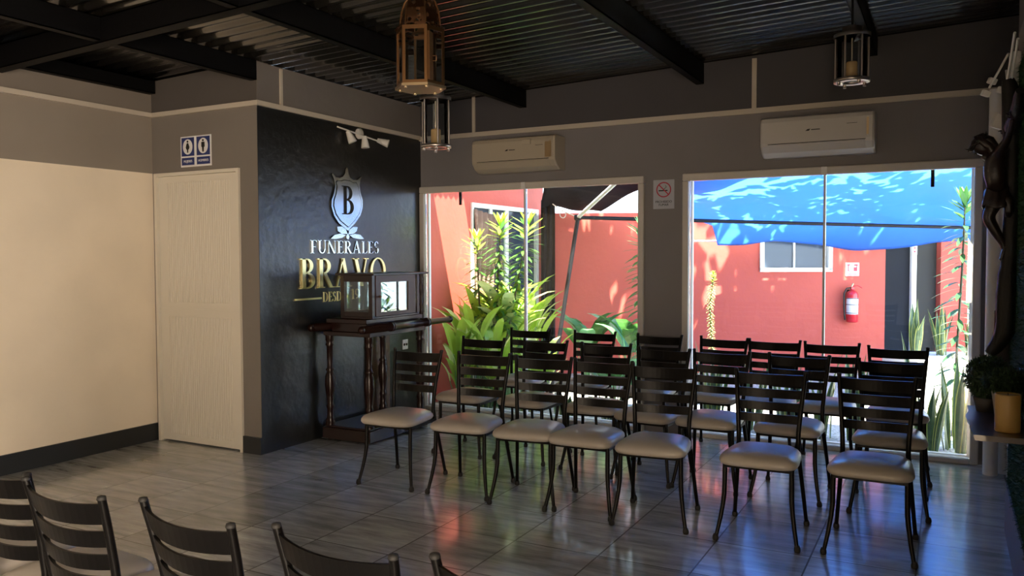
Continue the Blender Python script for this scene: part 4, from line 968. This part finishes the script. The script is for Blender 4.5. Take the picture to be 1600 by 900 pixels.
cane((-4.08, 7.25, -.02), [(0, 0, 0), (.02, 0, .6), (.05, 0, 1.3), (.08, 0, 1.76)], 110, .20, .034, 'middle tall leafy cane outside the left window, upright', LG)
cane((-4.05, 7.35, -.02), [(0, 0, 0), (.06, -.03, .55), (.22, -.06, 1.2), (.36, -.1, 1.76)], 120, .20, .034, 'tall leafy cane leaning towards the glass joint of the left window', LG)
cane((-2.44, 7.05, -.02), [(0, 0, 0), (.01, 0, .6), (.0, 0, 1.2), (.01, 0, 1.68)], 90, .19, .032, 'leafy cane half hidden behind the window pillar', [M['leaf'], M['leaf_c']])
cane((.05, 7.5, -.02), [(0, 0, 0), (.02, 0, .7), (.05, .03, 1.4), (.06, .03, 1.86)], 75, .21, .036, 'tall leafy cane outside the right window next to the corner pipes', [M['leaf_b'], M['leaf']])
def clump(loc, n, hmin, hmax, lw, spread, label, mats, name='broadleaf_plant', droop=.6, group='broad-leaved plants outside the left window', out=.5, petiole=True):
    t = thing(name, label, 'plant', loc, 0, group); st = MB(); mb = MB()
    for i in range(n):
        q = i*2.399+random.uniform(-.3, .3); h = random.uniform(hmin, hmax); r = spread*random.uniform(.3, 1)*math.sqrt((i+1)/n)
        b = Vector((r*.3*math.cos(q), r*.3*math.sin(q), 0)); e = Vector((r*math.cos(q), r*math.sin(q), h*.72))
        st.tube([b, b.lerp(e, .5)+Vector((0, 0, h*.06)), e], [.006, .005, .003], 5, caps=False)
        mb.leaf(e, Vector((math.cos(q)*out, math.sin(q)*out, .8)), h*.42+.08, lw*random.uniform(.8, 1.15), droop*2, 5, random.randrange(len(mats)), fold=.2)
    st.build('stems', M['leaf_c'], t); mb.build('leaves', mats, t)
YG = [M['leaf_y'], M['leaf_v'], M['leaf_y']]
cl = ['bright yellow green clump nearest the window corner by the urn cart', 'creamy variegated clump against the left courtyard wall', 'yellow green clump under the leafy canes',
      'low variegated clump close to the glass behind the cart poles', 'tall pale clump behind the leafy canes', 'small bright clump below the sliding door']
for i, (x, y, n, h0, h1, sp_) in enumerate(((-4.18, 6.98, 34, .35, .95, .22), (-4.07, 7.62, 36, .6, 1.25, .22), (-3.92, 6.95, 32, .3, .85, .26), (-3.75, 6.80, 18, .25, .5, .16), (-4.1, 8.05, 28, .6, 1.15, .26), (-3.50, 7.1, 24, .3, .7, .24))):
    clump((x, y, -.02), n, h0, h1, .105, sp_, cl[i], YG, out=.35)
clump((-4.18, 6.74, -.02), 30, .25, .80, .085, .13, 'upright yellow green leaves squeezed between window glass and left courtyard wall', YG, out=.22)
clump((-4.22, 7.25, -.02), 30, .55, 1.05, .10, .14, 'pale clump rising against the sunlit red wall behind the cart poles', YG, out=.25)
clump((-4.05, 7.45, -.02), 26, .8, 1.25, .15, .20, 'cream-coloured broad leaves bunched around the middle of the leafy canes', [M['leaf_v'], M['leaf_v'], M['leaf_y']], out=.5)
PG = [M['leaf_c'], M['leaf']]
cl = ['pale green heart-leaved plant beside the leaning canopy leg', 'pale green plant in front of the red wall with broad leaves', 'low green plant left of the window pillar']
for i, (x, y, n, h0, h1) in enumerate(((-3.5, 8.3, 16, .6, .98), (-2.95, 8.25, 18, .55, .92), (-2.75, 7.2, 14, .3, .5))):
    clump((x, y, -.02), n, h0, h1, .17, .24, cl[i], PG, group='pale green plants before the red wall')
fl = thing('white_flower', 'single white flower on a stalk in front of the red wall', 'flower', (-2.80, 8.1, -.02))
MB().tube([(0, 0, 0), (0, 0, .5), (.01, 0, .82)], .005, 6).build('stalk', M['leaf_c'], fl)
mb = MB()
for i in range(4): mb.leaf((.01, 0, .80), (math.cos(i*1.57)*.35, math.sin(i*1.57)*.35, 1), .14, .07, .2, 4)
mb.build('petals', M['petal'], fl)
def sword(t):
    return (.55+.45*math.sin(PI*min(1, t*1.1)))*(1 if t < .7 else max(.02, (1-t)/.3))
def snake(x, y, z, n, h0, h1, label, group='snake plants outside the right window', spread=.1):
    t = thing('snake_plant', label, 'plant', (x, y, z), 0, group); mb = MB()
    for i in range(n):
        q = random.uniform(0, 2*PI); r = spread*math.sqrt(random.random()); h = random.uniform(h0, h1)
        dvec = Vector((math.cos(q)*.22*random.random(), math.sin(q)*.22*random.random(), 1))
        b = Vector((r*math.cos(q), r*math.sin(q), 0)); side = Vector((math.cos(q+1), math.sin(q+1), 0))
        # upright blade, twisted slightly
        base = b; vs = []; seg = 8; p = b.copy(); d = dvec.normalized(); W = random.uniform(.045, .07)
        for s_ in range(seg+1):
            tt = s_/seg; sd2 = (Matrix.Rotation(tt*.7, 3, 'Z') @ side); wv = W*.5*sword(tt)
            for kk in (-1, -.74, 0, .74, 1): vs.append(p+sd2*wv*kk+d.cross(sd2)*(wv*.35*abs(kk)))
            p = p+d*(h/seg); d = (d+Vector((math.cos(q)*.02, math.sin(q)*.02, 0))).normalized()
        for s_ in range(seg):
            for c in range(4): k = s_*5+c; mb.add([vs[k], vs[k+1], vs[k+6], vs[k+5]], [(0, 1, 2, 3)], 1 if c in (0, 3) else 0, True)
    mb.build('leaves', [M['snake'], M['snake_e']], t)
sx = [(-1.72, 'against the window pillar'), (-1.42, 'second from the pillar'), (-1.12, 'third from the pillar'), (-.90, 'left of the glass joint'), (-.62, 'right of the glass joint'), (-.36, 'third from the corner pipes'), (-.13, 'second from the corner pipes'), (.06, 'beside the corner pipes')]
for i, (x, nm) in enumerate(sx): snake(x, 6.86+.06*(i % 2), -.02, 9, .45, .80 if i != 6 else .9, 'yellow-edged snake plant at the right window, '+nm)
for i, (s_, d_) in enumerate(((4.02, 8.15), (4.32, 8.2), (4.58, 8.1))):
    p = CY(s_, d_, .44); snake(p.x, p.y, .44, 9, .35, .6, 'sunlit snake plant in the raised planter, '+['end nearest the red column', 'middle one', 'end farthest from the red column'][i], 'snake plants in the raised planter', .07)
for i, x in enumerate((-3.95, -3.45, -3.05, -2.62)):
    snake(x, 6.74, -.02, 8, .18, .34, 'low snake plant along the foot of the left window, '+['by the urn cart', 'under the leafy canes', 'middle of the pane', 'by the pillar'][i], 'low plants along the left window foot', .12)
cane((-1.86, 7.4, -.02), [(0, 0, 0), (-.02, 0, .5), (-.05, 0, 1.0), (-.02, 0, 1.30)], 240, .045, .010, 'thin bristly yellowish stem just right of the window pillar', [M['leaf_v'], M['leaf_y']], group='bristly stems')
# bushes beyond the right end
def bush(loc, r, h, n, label, mats, ll=.12, lw=.05, trunk=True):
    t = thing('garden_bush', label, 'bush', loc, 0, 'bushes at the end of the courtyard'); mb = MB()
    for i in range(n):
        d = Vector((random.gauss(0, 1), random.gauss(0, 1), random.gauss(0, 1))).normalized()*random.uniform(.5, 1)
        p = Vector((d.x*r, d.y*r, h*.55+d.z*h*.45)); mb.leaf(p, d+Vector((0, 0, .2)), ll*random.uniform(.7, 1.2), lw, .5, 2, random.randrange(len(mats)))
    mb.build('leaves', mats, t); mb = MB()
    for k in range(4): mb.tube([(.03*k-.04, 0, 0), (r*.3*math.cos(k*1.6), r*.3*math.sin(k*1.6), h*.6)], [.015, .008], 6)
    mb.build('branches', M['stem'], t)
p = CY(6.75, 11.4, -.02); bush(p, .7, 1.3, 900, 'low yellow green bush glowing beyond the red column', [M['leaf_y'], M['leaf_v']])
p = CY(7.3, 13.6, -.02); bush(p, 1.0, 2.6, 1500, 'tall dark green bush filling the end of the courtyard', [M['leaf'], M['leaf_b']], .16, .06)
p = CY(6.1, 9.6, -.02); bush(p, .35, .8, 300, 'small sunlit bush near the planter', [M['leaf_y'], M['leaf']])
# shade tree over the courtyard: its crown dapples tarp and walls
tr = thing('shade_tree', 'large shade tree behind the courtyard wall spreading over the tarpaulin', 'tree', CY(4.2, 12.4, -.02)); R_ = tr.location
MB().tube([CY(4.2, 12.4, -.02), CY(4.1, 12.3, 1.8), CY(4.0, 11.6, 3.6), CY(3.9, 10.8, 5)], [.2, .17, .13, .08], 12).build('trunk', M['stem'], tr, rel=R_)
mb = MB()
for a in ((2.2, 9.2, 5.2), (3.2, 8.2, 5.4), (5.2, 8.8, 5.2), (6.0, 10, 5.3), (4.2, 9.2, 6)): mb.tube([CY(4.0, 11.4, 3.9), CY((a[0]+4)/2, (a[1]+11.4)/2, 4.6), CY(*a)], [.07, .05, .02], 8)
mb.build('limbs', M['stem'], tr, rel=R_)
mb = MB()
for i in range(11000):
    s_ = random.uniform(.6, 7.4); d_ = random.uniform(7.0, 11.6); z = random.uniform(4.4, 6.0)
    dens = .60 if s_ > 3.9 else ((.20 if s_ > 2.6 else .08) if d_ < 8.1 else .5)
    if noise.noise(Vector((s_*1.1, d_*1.1, z*.5)))*.9+dens < random.random(): continue
    mb.leaf(CY(s_, d_, z), Vector((random.uniform(-1, 1), random.uniform(-1, 1), random.uniform(-.5, .3))), .30, .13, .3, 2)
mb.build('crown', M['leaf'], tr, rel=R_)
